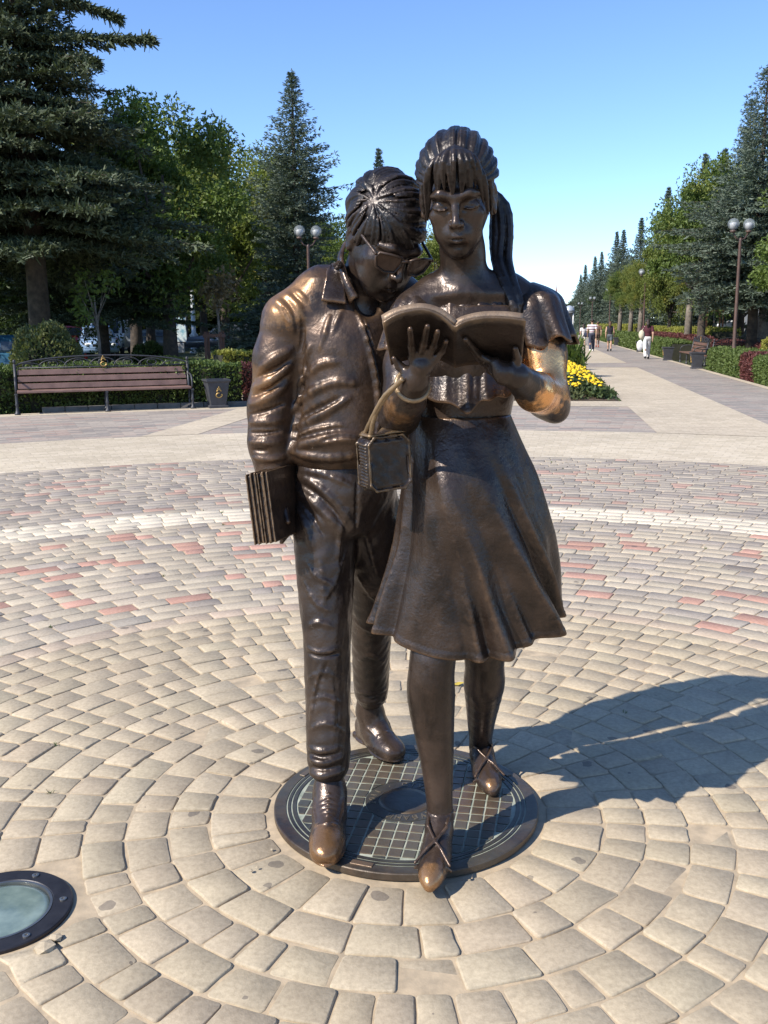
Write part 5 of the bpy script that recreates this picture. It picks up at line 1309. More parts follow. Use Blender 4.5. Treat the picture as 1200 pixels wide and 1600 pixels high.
# saplings tied to stakes
m_stake = simple('brown_stake', (.16, .07, .04), (.10, .045, .03), rough=.8)
m_stakeo = simple('orange_stake', (.42, .16, .06), (.30, .11, .045), rough=.7)
m_dry = leaf_mat('dry_leaves', (.11, .085, .04), (.20, .15, .08), (.09, .10, .035))
def sapling(loc, H, mat, lab, seed, rr=.5, n=420, stakes=True):
    rg = np.random.default_rng(seed); o = empty('sapling', loc); q = MB(); q.tube([(0, 0, 0), (.02, 0, H*.5), (-.03, 0, H*.92)], [.045, .036, .02], 7); C = []
    for k in range(9):
        a = rg.uniform(0, 6.28); zt = H*rg.uniform(.70, .95); e = np.array((math.cos(a)*rr*rg.uniform(.4, 1), math.sin(a)*rr*.8, zt+rg.uniform(.1, .5))); q.tube([(0, 0, H*rg.uniform(.6, .8)), tuple(e)], [.014, .005], 4, cap=False)
        C.append(e+rg.normal(0, .16, (n//9, 3)))
    link('trunk', q.mesh('trunk', m_barkp, True), o); C = np.concatenate(C); V, Q = tri_cloud(C, rg.normal(0, 1, C.shape), .10, .6, .6, 2, rg); link('crown', mesh_from('crown', V, [Q], False, [mat]), o)
    return tag(o, lab, 'sapling')
def stake_frame(loc, mat, label, w=.30, h=1.5):
    o = empty('stake_frame', loc)
    for sx in (-1, 1):
        for sy in (-1, 1):
            q = MB(); q.box((sx*w, sy*.22, h/2), (.032, .032, h/2), bev=.004); q.build('stake', mat, o)
    for sy in (-1, 1):
        q = MB(); q.box((0, sy*.258, h*.93), (w+.06, .012, .045)); q.build('rail', mat, o)
    for sx in (-1, 1):
        q = MB(); q.box((sx*(w+.046), 0, h*.93), (.012, .24, .045)); q.build('rail', mat, o)
    return tag(o, label, 'tree stakes')
sapling(gp(152, 24), 2.5, m_lf, 'thin staked sapling with green twigs behind the bench', 1, .5, 260)
sapling(gp(341, 26), 2.9, m_dry, 'thin sapling with a withered brown crown behind the hedge', 2, .42, 420)
stake_frame(gp(334, 26.2), m_stake, 'brown stakes with a cross rail round the withered sapling', .20, 1.50)
stake_frame(gp(1114, 46), m_stakeo, 'orange timber stakes with a cross rail above the right bench', .38, 2.3)
sapling(gp(1115, 46), 3.4, m_lf, 'young tree held by the orange stakes on the right', 3, .5, 300)

# ---- flower beds
def bed(l0, l1, a0, a1, seed, nplants, nf, label):
    rg = np.random.default_rng(seed)
    sheet_ = sheet('flower_bed_soil', [AV(l0, a0)[:2], AV(l1, a0)[:2], AV(l1, a1)[:2], AV(l0, a1)[:2]], .012, m_soil)
    u, w = rg.random(nplants), rg.random(nplants); lat = l0+.10+(l1-l0-.2)*u; al = a0+.10+(a1-a0-.2)*w
    edge = np.minimum(np.minimum(lat-l0, l1-lat), np.minimum(al-a0, a1-al)); hgt = np.clip(.08+.42*np.clip(edge/.9, 0, 1), .08, .48)*rg.uniform(.8, 1.1, nplants)
    C = np.stack([AV(a, b, 0) for a, b in zip(lat, al)]); per = 14
    CC = np.repeat(C, per, 0); CC[:, 2] = np.repeat(hgt, per)*rg.uniform(.15, 1.0, nplants*per); CC[:, :2] += rg.normal(0, .06, (nplants*per, 2))
    V, Q = tri_cloud(CC, rg.normal(0, 1, CC.shape)+np.array((0, 0, .5)), .085, .6, .5, 1, rg)
    o = link('flower_leaves', mesh_from('flower_leaves', V, [Q], False, [m_fl])); tag(o, label+', leaves', 'flowers', kind='stuff')
    i = rg.choice(np.nonzero(edge > .38)[0], nf); hd = C[i].copy(); hd[:, 2] = hgt[i]+.03+rg.uniform(0, .06, nf); hd[:, :2] += rg.normal(0, .07, (nf, 2))
    # flower head: small dome of 6 petals
    ang = np.linspace(0, 2*math.pi, 7)[:-1]; rim = np.stack([np.cos(ang), np.sin(ang), np.zeros(6)], 1)*.042
    tpl = np.concatenate([rim+np.array((0, 0, -.012)), rim*.75+np.array((0, 0, .012)), [[0, 0, .024]]]); fc = [(k, (k+1) % 6, 6+(k+1) % 6, 6+k) for k in range(6)]; ft = [(6+k, 6+(k+1) % 6, 12) for k in range(6)]
    sc = rg.uniform(.75, 1.25, nf); V = (tpl[None]*sc[:, None, None]+hd[:, None, :]).reshape(-1, 3); b_ = (np.arange(nf)*13)[:, None, None]
    o = link('yellow_flowers', mesh_from('yellow_flowers', V, [(np.array(fc)[None]+b_).reshape(-1, 4), (np.array(ft)[None]+b_).reshape(-1, 3)], False, [m_yel])); tag(o, label+', yellow heads', 'flowers', kind='stuff')
m_fl = leaf_mat('marigold_leaves', (.035, .06, .02), (.085, .115, .04), (.12, .12, .05), trans=.2)
m_yel = simple('marigold_petals', (.78, .55, .01), (.70, .42, .008), rough=.7, scale=3)
bed(-2.4, 2.14, 17.5, 25.4, 1, 1700, 1500, 'marigold bed behind the girl')
bed(-2.4, 2.14, 31.0, 39.0, 2, 1300, 900, 'second marigold bed farther along the avenue')
# one tall green plant seen beside the girl's elbow
rg = np.random.default_rng(8); C = np.tile(AV(1.45, 26.5, 0), (160, 1))+np.c_[rg.normal(0, .18, (160, 2)), rg.uniform(.1, .9, 160)]
V, Q = tri_cloud(C, rg.normal(0, .3, (160, 3))+np.array((0, 0, 1)), .42, .16, .2, 2, rg); o = link('leafy_plant', mesh_from('leafy_plant', V, [Q], False, [m_lf])); tag(o, 'tall green leafy plant between the two marigold beds', 'plant')
print('foliage quads', n1, n2, n3, e1_, e2_, e3_)
# ================================================================ STREET FURNITURE, CARS, PEOPLE, BUILDINGS
m_wood = simple('brown_slats', (.225, .130, .100), (.150, .085, .065), rough=.6, scale=5)
m_wood2 = simple('dark_brown_slats', (.17, .085, .05), (.11, .055, .035), rough=.6, scale=5)
m_cast = simple('cast_iron', (.060, .060, .066), (.038, .038, .042), rough=.5, metallic=.3, scale=20)
m_gold = simple('gold_paint', (.55, .36, .12), (.38, .24, .08), rough=.4, metallic=.5, scale=30)
m_binm = simple('bin_grey', (.052, .052, .058), (.036, .036, .041), rough=.6, scale=9)
def emblem(s, c, k, mat, parent, rot=None):
    """gilt monogram: a crowned curling E"""
    q = MB(); M = np.eye(3) if rot is None else rot; T = lambda x, z: np.array(c)+M@np.array((x*k, 0, z*k))
    q.tube([T(*p) for p in spl([(.34, .22), (.16, .44), (-.16, .40), (-.26, .20), (-.06, .02), (.10, .0)], 16)], .075*k, 6)
    q.tube([T(*p) for p in spl([(.10, .0), (-.14, -.02), (-.36, -.26), (-.22, -.56), (.12, -.62), (.42, -.42), (.46, -.22), (.30, -.24)], 20)], .085*k, 6)
    q.tube([T(*p) for p in spl([(-.20, .56), (-.10, .66), (0, .60), (.10, .66), (.20, .56)], 10)], .06*k, 6); q.ball(T(0, .80), .09*k, 8, 5)
    return q.build('emblem', mat, parent, True)
def bench(name, loc, rot, label, L=3.45, slat=None, gold=True):
    slat = slat or m_wood; o = empty(name, loc, rot)       # sits facing local -y
    for i, z in enumerate((.495, .625, .755)):
        q = MB(); y = .17+.035*i; q.box((0, y, z+.005), (L/2-.04, .019, .052), rx(R(-10)), bev=.006); q.build('back_slat', slat, o)
    for i, y in enumerate((-.27, -.155, -.04, .075)):
        q = MB(); q.box((0, y, .418), (L/2-.02, .048, .020), bev=.006); q.build('seat_slat', slat, o)
    for x in (-L/2, 0, L/2):
        q = MB(); q.lathe([(.055, 0), (.055, .025), (.03, .05), (.024, .16), (.036, .19), (.024, .22), (.026, .36), (.034, .39)], (x, -.27, 0), 10); q.build('leg', m_cast, o, True)
        q = MB(); q.lathe([(.055, 0), (.055, .025), (.028, .05), (.024, .20), (.034, .22), (.024, .25), (.026, .39)], (x, .13, 0), 10); q.build('leg', m_cast, o, True)
        q = MB(); q.box((x, -.07, .382), (.022, .26, .014)); q.build('seat_bearer', m_cast, o)
    for x in (-L/2, L/2):
        q = MB(); q.tube([(x, .12, .36), (x, .17, .50), (x, .25, .92)], [.030, .028, .026], 8); q.ball((x, .256, .965), (.030, .030, .045), 8, 6); q.build('back_post', m_cast, o, True)
        q = MB(); q.tube(spl([(x, .20, .66), (x, .02, .68), (x, -.20, .64), (x, -.28, .52), (x, -.25, .40)], 14), .018, 7); q.build('armrest', m_cast, o, True)
    q = MB(); q.tube([(L/2*math.cos(a), .26, .86+.20*math.sin(a)) for a in np.linspace(0, math.pi, 25)], .016, 6); q.tube([(-L/2, .25, .845), (L/2, .25, .845)], .012, 6); q.build('back_arch', m_cast, o, True)
    nA = 7; w = L/nA
    for i in range(nA):
        xc = -L/2+w*(i+.5); hh = .20*math.sqrt(max(0, 1-(xc/(L/2))**2))*.86
        q = MB(); q.tube([(xc+w*.56*math.cos(a), .255, .85+hh*math.sin(a)) for a in np.linspace(0, math.pi, 12)], .011, 5); q.tube([(xc+w*.20*math.cos(a), .255, .85+hh*.45+hh*.38*math.sin(a)) for a in np.linspace(0, 2*math.pi, 10, endpoint=False)], .009, 5, close=True); q.build('scroll', m_cast, o, True)
    if gold: emblem(None, (0, .225, .935), .135, m_gold, o)
    return tag(o, label, 'bench')
bl, br_ = G(25, 647), G(297, 637); mid = (bl+br_)/2; ang = math.atan2(br_[1]-bl[1], br_[0]-bl[0])
bench('park_bench', (mid[0], mid[1]+.10, -.003), ang, 'long brown slatted bench with gold emblem before the left hedge', float(np.linalg.norm(br_-bl)))
rot_r = -AZ+R(-90)                              # facing the avenue from its right side
bench('park_bench', tuple(AV(6.5, 36.2, -.003)), rot_r, 'brown bench seen sideways between two waste bins', 3.4, m_wood2)
bench('park_bench', tuple(AV(7.4, 33.4, -.003)), rot_r+R(-50), 'angled bench nearest the right lamp post', 2.6, m_wood2, False)
def bin_(loc, rot, label):
    o = empty('waste_bin', loc, rot); q = MB()
    def fr(w0, w1, z0, z1): return [(sx*w0, sy*w0, z0) for sx, sy in ((-1, -1), (1, -1), (1, 1), (-1, 1))]+[(sx*w1, sy*w1, z1) for sx, sy in ((-1, -1), (1, -1), (1, 1), (-1, 1))]
    F4 = [(i, (i+1) % 4, 4+(i+1) % 4, 4+i) for i in range(4)]
    q.add(fr(.15, .215, .05, .52), F4); q.build('body', m_binm, o)
    q = MB(); q.add(fr(.185, .185, 0, .045), F4+[(4, 5, 6, 7)]); q.add(fr(.185, .152, .045, .06), F4); q.build('plinth', m_binm, o)
    q = MB(); q.add(fr(.216, .238, .50, .53), F4); q.add(fr(.238, .238, .53, .565), F4); q.add([(sx*.238, sy*.238, .565) for sx, sy in ((-1, -1), (1, -1), (1, 1), (-1, 1))]+[(sx*.19, sy*.19, .565) for sx, sy in ((-1, -1), (1, -1), (1, 1), (-1, 1))]+[(sx*.17, sy*.17, .30) for sx, sy in ((-1, -1), (1, -1), (1, 1), (-1, 1))], [(i, (i+1) % 4, 4+(i+1) % 4, 4+i) for i in range(4)]+[(4+i, 4+(i+1) % 4, 8+(i+1) % 4, 8+i) for i in range(4)]+[(8, 9, 10, 11)]); q.build('rim', m_binm, o)
    emblem(None, (0, -.196, .30), .145, m_gold, o, rx(R(8)))
    return tag(o, label, 'waste bin')
g_ = G(338, 637); bin_((g_[0], g_[1]+.1, -.003), ang+.05, 'dark tapered waste bin with gold emblem beside the left bench')
bin_(tuple(AV(5.95, 32.0, -.003)), rot_r, 'grey waste bin at the end of the right green hedge')
bin_(tuple(AV(5.97, 39.7, -.003)), rot_r, 'grey waste bin at the far end of the right bench')
bin_(tuple(AV(6.1, 52.0, -.003)), rot_r, 'grey waste bin left of the woman in white trousers')
bin_(tuple(AV(6.1, 68.0, -.003)), rot_r, 'farthest small grey waste bin on the avenue')
# kerb before the left hedge
m_kerb = simple('kerb_stone', (.20, .18, .16), (.13, .12, .11), rough=.9, scale=6, bumps=.3)
ks = arc(16.98, 55, 460, 12)
kerb = empty('kerb', (ks[0][0], ks[0][1], 0)); kerb['kind'] = 'structure'
for a, b in zip(ks[:-1], ks[1:]):
    d = b-a; L = np.linalg.norm(d); q = MB(); m_ = (a+b)/2-ks[0]; q.box((m_[0], m_[1], .02), (L/2-.006, .05, .065), rz(math.atan2(d[1], d[0])), bev=.008); q.build('kerb_stone', m_kerb, kerb)
# ---- lamp posts with twin globes
m_pole = simple('brown_pole', (.12, .072, .055), (.085, .05, .04), rough=.5, scale=8)
m_globe, n, l, b = newmat('globe_glass'); b.inputs['Base Color'].default_value = (.80, .84, .86, 1); b.inputs['Roughness'].default_value = .25; b.inputs['Alpha'].default_value = .22; b.inputs['Specular IOR Level'].default_value = .25
t = noise(n, l, 3, 2); l.new(ramp(n, l, t.outputs[0], [(.3, (.45, .50, .52)), (.7, (.58, .62, .64))]).outputs[0], b.inputs['Base Color'])
m_white = simple('white_enamel', (.80, .79, .76), (.70, .69, .66), rough=.4)
m_refl = simple('lamp_reflector', (.45, .45, .44), (.36, .36, .35), rough=.4)
lp = {}
def lamp_post(loc, rot, label, H=4.35, group=None):
    o = empty('street_lamp', loc, rot)
    if not lp:
        q = MB(); q.lathe([(.11, 0), (.11, .10), (.085, .14), (.085, .75), (.065, .85), (.055, 1.0), (.045, H-.3), (.05, H-.25), (.03, H-.18)], n=12); lp['pole'] = q.mesh('pole', m_pole, True)
        q = MB(); q.tube([(-.27, 0, H-.02), (-.15, 0, H-.20), (0, 0, H-.26), (.15, 0, H-.20), (.27, 0, H-.02)], .022, 7); q.lathe([(.07, H-.03), (.10, H+.03)], (-.27, 0, 0), 10); q.lathe([(.07, H-.03), (.10, H+.03)], (.27, 0, 0), 10); lp['arm'] = q.mesh('arm', m_pole, True)
        q = MB(); q.ball((0, 0, 0), .175, 18, 12); lp['globe'] = q.mesh('globe', m_globe, True)
        q = MB(); q.lathe([(.03, -.18), (.10, -.10), (.115, .02), (.06, .05)], n=12); lp['reflector'] = q.mesh('reflector', m_refl, True)
    link('pole', lp['pole'], o); link('arm', lp['arm'], o)
    for s in (-1, 1):
        gl_ = link('globe', lp['globe'], o, (s*.27, 0, H+.22)); link('reflector', lp['reflector'], gl_)
    return tag(o, label, 'street lamp', group)
lamp_post(gp(484, 31.5), .3, 'twin globe street lamp before the slim blue spruce')
gl0 = gp(1149, 30.5); lamp_post(gl0, -AZ+.4, 'tall twin globe street lamp behind the right hedge', group='lamps along the avenue')
for i, (lat, al, s) in enumerate(((6.75, 57, 'twin globe street lamp right of the woman in white trousers'), (7.0, 88, 'third lamp post of the avenue row'), (7.1, 118, 'fourth lamp post of the avenue row'), (7.1, 150, 'fifth lamp post of the avenue row'), (7.1, 184, 'farthest small lamp post of the avenue row'))):
    lamp_post(tuple(AV(lat, al, -.05)), -AZ+.4, s, group='lamps along the avenue')
# ---- cars
m_tyre = simple('tyre', (.02, .02, .02), rough=.85); m_rim = simple('wheel_rim', (.45, .45, .46), rough=.3, metallic=.8)
m_cglass, n, l, b = newmat('car_glass'); b.inputs['Base Color'].default_value = (.03, .04, .05, 1); b.inputs['Roughness'].default_value = .08
t = noise(n, l, 2, 2); l.new(ramp(n, l, t.outputs[0], [(.3, (.02, .028, .035)), (.7, (.05, .06, .07))]).outputs[0], b.inputs['Base Color'])
m_light = simple('head_lamp', (.75, .75, .72), rough=.15); m_tail = simple('tail_lamp', (.45, .02, .015), rough=.25)
def paint(name, c):
    m, n, l, b = newmat(name); t = noise(n, l, 3, 3); l.new(ramp(n, l, t.outputs[0], [(.3, tuple(x*.9 for x in c)), (.7, c)]).outputs[0], b.inputs['Base Color']); b.inputs['Roughness'].default_value = .28; b.inputs['Coat Weight'].default_value = .6; b.inputs['Coat Roughness'].default_value = .06
    return m
def prism(q, prof, w0, w1, bev=.05):
    """side profile (x,z) swept across; top narrower"""
    zs = [p[1] for p in prof]; z0, z1 = min(zs), max(zs); k = len(prof)
    hw = lambda z: w0+(w1-w0)*(z-z0)/(z1-z0)
    bm = bmesh.new(); A = [bm.verts.new((x, -hw(z), z)) for x, z in prof]; B = [bm.verts.new((x, hw(z), z)) for x, z in prof]
    bm.faces.new(A); bm.faces.new(B[::-1])
    for i in range(k): bm.faces.new((A[i], B[i], B[(i+1) % k], A[(i+1) % k])[::-1])
    bmesh.ops.recalc_face_normals(bm, faces=bm.faces); bmesh.ops.bevel(bm, geom=list(bm.edges), offset=bev, segments=2, affect='EDGES', clamp_overlap=True)
    bm.verts.index_update(); q.add([v.co for v in bm.verts], [tuple(v.index for v in f.verts) for f in bm.faces]); bm.free()
def car(loc, rot, col_, label, kind='sedan', cat='car'):
    o = empty('parked_car' if kind != 'van' else 'parked_van', loc, rot); P_ = paint('paint', col_)
    if kind == 'van':
        body = [(-2.5, .35), (2.3, .35), (2.5, .55), (2.45, .95), (1.75, 1.15), (1.25, 2.1), (1.0, 2.25), (-2.4, 2.25), (-2.5, 2.1)]; w = .95
        cab = None
    elif kind == 'suv':
        body = [(-2.2, .38), (2.2, .38), (2.3, .60), (2.22, .98), (1.1, 1.10), (-2.15, 1.12), (-2.25, .7)]; w = .90; cab = [(-2.1, 1.08), (1.15, 1.08), (.45, 1.68), (-1.85, 1.70)]
    else:
        body = [(-2.1, .32), (2.1, .32), (2.2, .50), (2.12, .78), (1.1, .92), (-1.6, .94), (-2.1, .90), (-2.18, .55)]; w = .85; cab = [(-1.55, .90), (1.2, .90), (.45, 1.40), (-.95, 1.43)]
    q = MB(); prism(q, body, w, w*.94, .06); q.build('body', P_, o, True)
    if cab:
        q = MB(); prism(q, cab, w*.93, w*.74, .05); q.build('cabin', P_, o, True)
        zc0, zc1 = cab[0][1], cab[2][1]; zm, zt = zc0+.08, zc1-.09
        def xat(p, q_, z): return p[0]+(q_[0]-p[0])*(z-p[1])/(q_[1]-p[1])
        for s in (-1, 1):
            xb0, xb1 = xat(cab[0], cab[3], zm)+.12, xat(cab[1], cab[2], zm)-.12; xt0, xt1 = xat(cab[0], cab[3], zt)+.12, xat(cab[1], cab[2], zt)-.12; xm = (xb0+xb1)/2
            wy = lambda z: s*(w*.93+(w*.74-w*.93)*(z-zc0)/(zc1-zc0)+.006)
            for a, b_, c, d in ((xb0, xm-.04, xm-.04, xt0), (xm+.04, xb1, xt1, xm+.04)):
                q = MB(); q.add([(a, wy(zm), zm), (b_, wy(zm), zm), (c, wy(zt), zt), (d, wy(zt), zt)], [(0, 1, 2, 3)[::s]]); q.build('side_window', m_cglass, o)
        for e, (p, r_) in (('windscreen', (cab[1], cab[2])), ('rear_window', (cab[0], cab[3]))):
            sg = 1 if e == 'windscreen' else -1; q = MB(); y0, y1 = w*.80, w*.64; q.add([(xat(p, r_, zm)+sg*.012, -y0, zm), (xat(p, r_, zm)+sg*.012, y0, zm), (xat(p, r_, zt)+sg*.012, y1, zt), (xat(p, r_, zt)+sg*.012, -y1, zt)], [(0, 1, 2, 3)[::sg]]); q.build(e, m_cglass, o)
    else:
        q = MB(); q.add([(1.72, -.78, 1.24), (1.72, .78, 1.24), (1.36, .74, 2.0), (1.36, -.74, 2.0)], [(0, 1, 2, 3)]); q.build('windscreen', m_cglass, o)
        for s in (-1, 1): q = MB(); q.add([(.5, s*.945, 1.25), (1.5, s*.945, 1.25), (1.15, s*.912, 1.95), (.5, s*.912, 1.95)], [(0, 1, 2, 3)[::s]]); q.build('side_window', m_cglass, o)
    for x in (-1.35, 1.38):
        for s in (-1, 1):
            q = MB(); q.lathe([(.20, -.10), (.31, -.10), (.33, -.06), (.33, .06), (.31, .10), (.20, .10)], (x, s*(w-.08), .33), 18, rot=rx(R(90)), cap=False); wh = q.build('wheel', m_tyre, o, True)
            q = MB(); q.lathe([(.20, -.085), (.06, -.06), (.0005, -.06)], (x, s*(w-.08), .33), 14, rot=rx(R(90 if s < 0 else -90)), cap=False); q.build('rim', m_rim, wh)
    xf = max(p[0] for p in body)-.055; xb = min(p[0] for p in body)+.035; zl = body[2][1]+.16
    for s in (-1, 1):
        q = MB(); q.ball((xf, s*w*.70, zl), (.06, .14, .08), 10, 6); q.build('headlight', m_light, o, True)
        q = MB(); q.ball((xb, s*w*.78, zl+.08), (.05, .10, .10), 10, 6); q.build('tail_light', m_tail, o, True)
    q = MB(); q.box((xf+.06, 0, zl-.02), (.02, w*.42, .06), bev=.008); q.build('grille', m_tyre, o)
    return tag(o, label, cat)
gz = lambda px, F: tuple(np.array(gp(px, F))+np.array((0, 0, .03)))
car(gz(8, 29), R(170), (.03, .10, .16), 'dark teal car low behind the left hedge end')
car(gz(122, 56), R(60), (.50, .02, .03), 'bright red car beside the round bush', 'suv')
car(gz(150, 50), R(-70), (.20, .30, .46), 'blue car facing the plaza under the trees', 'suv')
car(gz(172, 60), R(-85), (.70, .70, .68), 'white van parked behind the blue car', 'van', 'van')
car(gz(352, 58), R(188), (.07, .075, .085), 'dark off-road car seen beside the brown stakes', 'suv')
car(gz(392, 64), R(15), (.16, .26, .45), 'blue car behind the yellow green hedge')
car(gz(246, 66), R(15), (.25, .28, .30), 'grey car between the two dark trunks')
car(gz(1131, 70), R(80), (.72, .72, .72), 'white car seen past the orange stakes', 'suv')
car(gz(1196, 46), R(75), (.05, .055, .065), 'dark car at the right edge behind the pale trunk', 'suv')
car(gz(1068, 84), R(80), (.60, .62, .64), 'small pale car far behind the right bench')
# ---- poster box, white post
o = empty('poster_box', gp(279, 62)); q = MB(); q.box((0, 0, .30), (.30, .12, .30), bev=.02); q.build('foot', simple('pale_concrete', (.55, .53, .50), rough=.85), o)
q = MB(); q.box((0, 0, 1.42), (.56, .09, .84), bev=.03); q.build('case', m_cast, o)
mp, n, l, b = newmat('poster'); t = noise(n, l, 3.2, 3); l.new(ramp(n, l, t.outputs[0], [(.35, (.25, .45, .52)), (.5, (.62, .72, .72)), (.7, (.80, .82, .80))]).outputs[0], b.inputs['Base Color']); b.inputs['Roughness'].default_value = .2
q = MB(); q.box((0, -.093, 1.44), (.48, .006, .75)); q.build('poster', mp, o); tag(o, 'poster box with a pale blue poster behind the bench', 'poster box')
m_wp = simple('white_post', (.62, .62, .60), (.50, .50, .49), rough=.6, scale=5)
o = empty('white_post', gp(302, 60)); q = MB(); q.lathe([(.30, 0), (.30, .10), (.24, .14), (.24, 1.05), (.28, 1.10), (.14, 1.25), (.11, 3.6), (.10, 6.5)], n=14); q.build('post', m_wp, o, True); q = MB(); q.tube([(0, 0, 6.3), (.5, -.3, 6.9), (1.5, -.8, 7.0)], .05, 7); q.build('arm', m_wp, o, True); tag(o, 'thick white street post right of the poster box', 'post')
# ---- cafe chairs far left
m_cane = simple('cane', (.42, .30, .17), (.30, .21, .12), rough=.8)
for i, px in enumerate((2, 14, 26)):
    o = empty('cafe_chair', gp(px, 44), R(30*i)); q = MB(); q.box((0, 0, .45), (.22, .22, .03), bev=.01); q.build('seat', m_cane, o); q = MB(); q.box((0, .21, .72), (.22, .02, .20), bev=.01); q.build('backrest', m_cane, o)
    for sx in (-1, 1):
        for sy in (-1, 1): q = MB(); q.tube([(sx*.19, sy*.19, 0), (sx*.19, sy*.19, .45)], .02, 6); q.build('leg', m_cane, o)
    tag(o, ('cane cafe chair at the left edge', 'middle cane cafe chair left of the round bush', 'cane cafe chair touching the round bush')[i], 'chair')
# ---- buildings
m_wall = simple('plaster', (.24, .21, .18), (.18, .16, .14), rough=.9, scale=.6); m_wall2 = simple('plaster_grey', (.20, .20, .20), (.15, .15, .15), rough=.9, scale=.6)
m_pane, n, l, b = newmat('window_pane'); t = noise(n, l, .6, 2); l.new(ramp(n, l, t.outputs[0], [(.3, (.03, .035, .045)), (.7, (.09, .10, .11))]).outputs[0], b.inputs['Base Color']); b.inputs['Roughness'].default_value = .1
m_frame = simple('window_frame', (.62, .60, .56), rough=.6)
def block(loc, rot, L, D, floors, mat, label, bays):
    o = empty('building', loc, rot); H = floors*3.4+1.0; q = MB(); q.box((0, D/2, H/2), (L/2, D/2, H/2)); q.build('wall', mat, o)
    q = MB(); q.box((0, D/2, H+.12), (L/2+.35, D/2+.35, .12)); q.build('cornice', m_frame, o)
    q = MB(); q.box((0, -.03, .45), (L/2+.03, .05, .45)); q.build('plinth', m_kerb, o)
    q = MB(); q.box((0, -.04, 0), (.60, .03, .95)); wm = q.mesh('window', m_frame); q = MB(); q.box((0, -.075, 0), (.50, .006, .85)); pm = q.mesh('pane', m_pane)
    for f in range(floors):
        for i in range(bays):
            x = -L/2+L*(i+.5)/bays; w_ = link('window', wm, o, (x, 0, 1.0+3.4*f+1.4)); link('pane', pm, w_)
    return tag(o, label, 'building')
block((-38, 104, -.05), R(16), 46, 12, 4, m_wall, 'pale plastered building behind the dark trees on the left', 13)
block((-22, 132, -.05), R(12), 34, 12, 3, m_wall2, 'grey building low behind the statue on the left side', 12)
block((-88, 84, -.05), R(22), 46, 12, 4, m_wall2, 'grey plastered building at the far left behind the spruces', 13)
block(tuple(AV(34, 60, -.05)), -AZ+R(-90), 70, 12, 4, m_wall, 'long pale building behind the trees on the right', 20)
block(tuple(AV(33, 150, -.05)), -AZ+R(-90), 80, 12, 3, m_wall2, 'far grey building beyond the avenue trees', 22)
# far end of the avenue: advertising column, red tower
m_brick = simple('red_brick', (.42, .16, .10), (.32, .12, .08), rough=.9, scale=2)
p_ = gp(889, 150); o = empty('advertising_column', p_); q = MB(); q.lathe([(.75, 0), (.75, .5), (.66, .55), (.66, 3.0), (.80, 3.05), (.85, 3.3)], n=20); q.build('drum', m_wall2, o, True)
q = MB(); q.lathe([(.85, 3.3), (.80, 3.6), (.62, 3.95), (.30, 4.2), (.05, 4.28)], n=20); q.build('dome', simple('zinc', (.50, .54, .58), rough=.4, metallic=.3), o, True)
for k in range(4): q = MB(); a = R(45+90*k); q.lathe([(.09, 0.5), (.09, 3.05)], (.74*math.cos(a), .74*math.sin(a), 0), 8); q.build('pillar', m_white, o, True)
tag(o, 'round advertising column with a grey dome at the end of the avenue', 'advertising column')
o = empty('brick_tower', gp(868, 300)); q = MB(); q.box((0, 0, 3.5), (1.6, 1.6, 3.5)); q.build('wall', m_brick, o); q = MB(); q.lathe([(2.0, 7), (1.3, 8.2), (.9, 9.0), (.35, 10.0), (.05, 13.0)], n=8); q.build('spire', m_brick, o)
for k in range(2): q = MB(); q.box((-.6+1.2*k, -1.62, 5.0), (.3, .04, .7)); q.build('window', m_pane, o)
tag(o, 'small red brick tower with a pointed spire at the far end', 'tower')
o = empty('brick_kiosk', gp(879, 200)); q = MB(); q.box((0, 0, 1.7), (1.2, 1.2, 1.7)); q.build('wall', m_brick, o); q = MB(); q.lathe([(1.5, 3.4), (1.4, 3.8), (.9, 4.4), (.1, 4.7)], n=14); q.build('roof', m_wall2, o, True); q = MB(); q.box((0, -1.22, 1.2), (.4, .03, 1.0)); q.build('door', m_pane, o)
tag(o, 'red brick kiosk with a grey cap left of the advertising column', 'kiosk')
for i, (px, F, s) in enumerate(((880, 330, .9), (900, 320, 1.0), (850, 330, .85), (820, 340, .8), (780, 330, .8))):
    plant('distant_tree', d3, None, gp(px, F), i, s, ('distant tree behind the advertising column', 'distant tree where the avenue row ends', 'distant tree beside the red tower', 'distant tree hidden behind the girl\'s sleeve', 'distant tree hidden behind the girl\'s book')[i])

# ---- people walking away along the avenue
m_skin = simple('skin', (.48, .29, .20), (.42, .25, .17), rough=.55); m_hair_d = simple('dark_hair', (.035, .022, .016), rough=.6); m_hair_b = simple('brown_hair', (.11, .06, .03), rough=.6)
def cloth(name, c): return simple(name, c, tuple(x*.8 for x in c), rough=.85, scale=12, bumps=.3)
m_str, n, l, b = newmat('striped_shirt'); tc = n.new('ShaderNodeTexCoord'); sp_ = n.new('ShaderNodeSeparateXYZ'); l.new(tc.outputs['Object'], sp_.inputs[0])
fr_ = math_n(n, l, 'FRACT', math_n(n, l, 'MULTIPLY', sp_.outputs[2], 7.0)); rp = ramp(n, l, fr_, [(.0, (.70, .66, .66)), (.42, (.70, .66, .66)), (.44, (.035, .035, .07)), (.66, (.035, .035, .07)), (.68, (.50, .22, .26)), (.80, (.50, .22, .26)), (.82, (.70, .66, .66))]); rp.color_ramp.interpolation = 'CONSTANT'; l.new(rp.outputs[0], b.inputs['Base Color']); b.inputs['Roughness'].default_value = .9
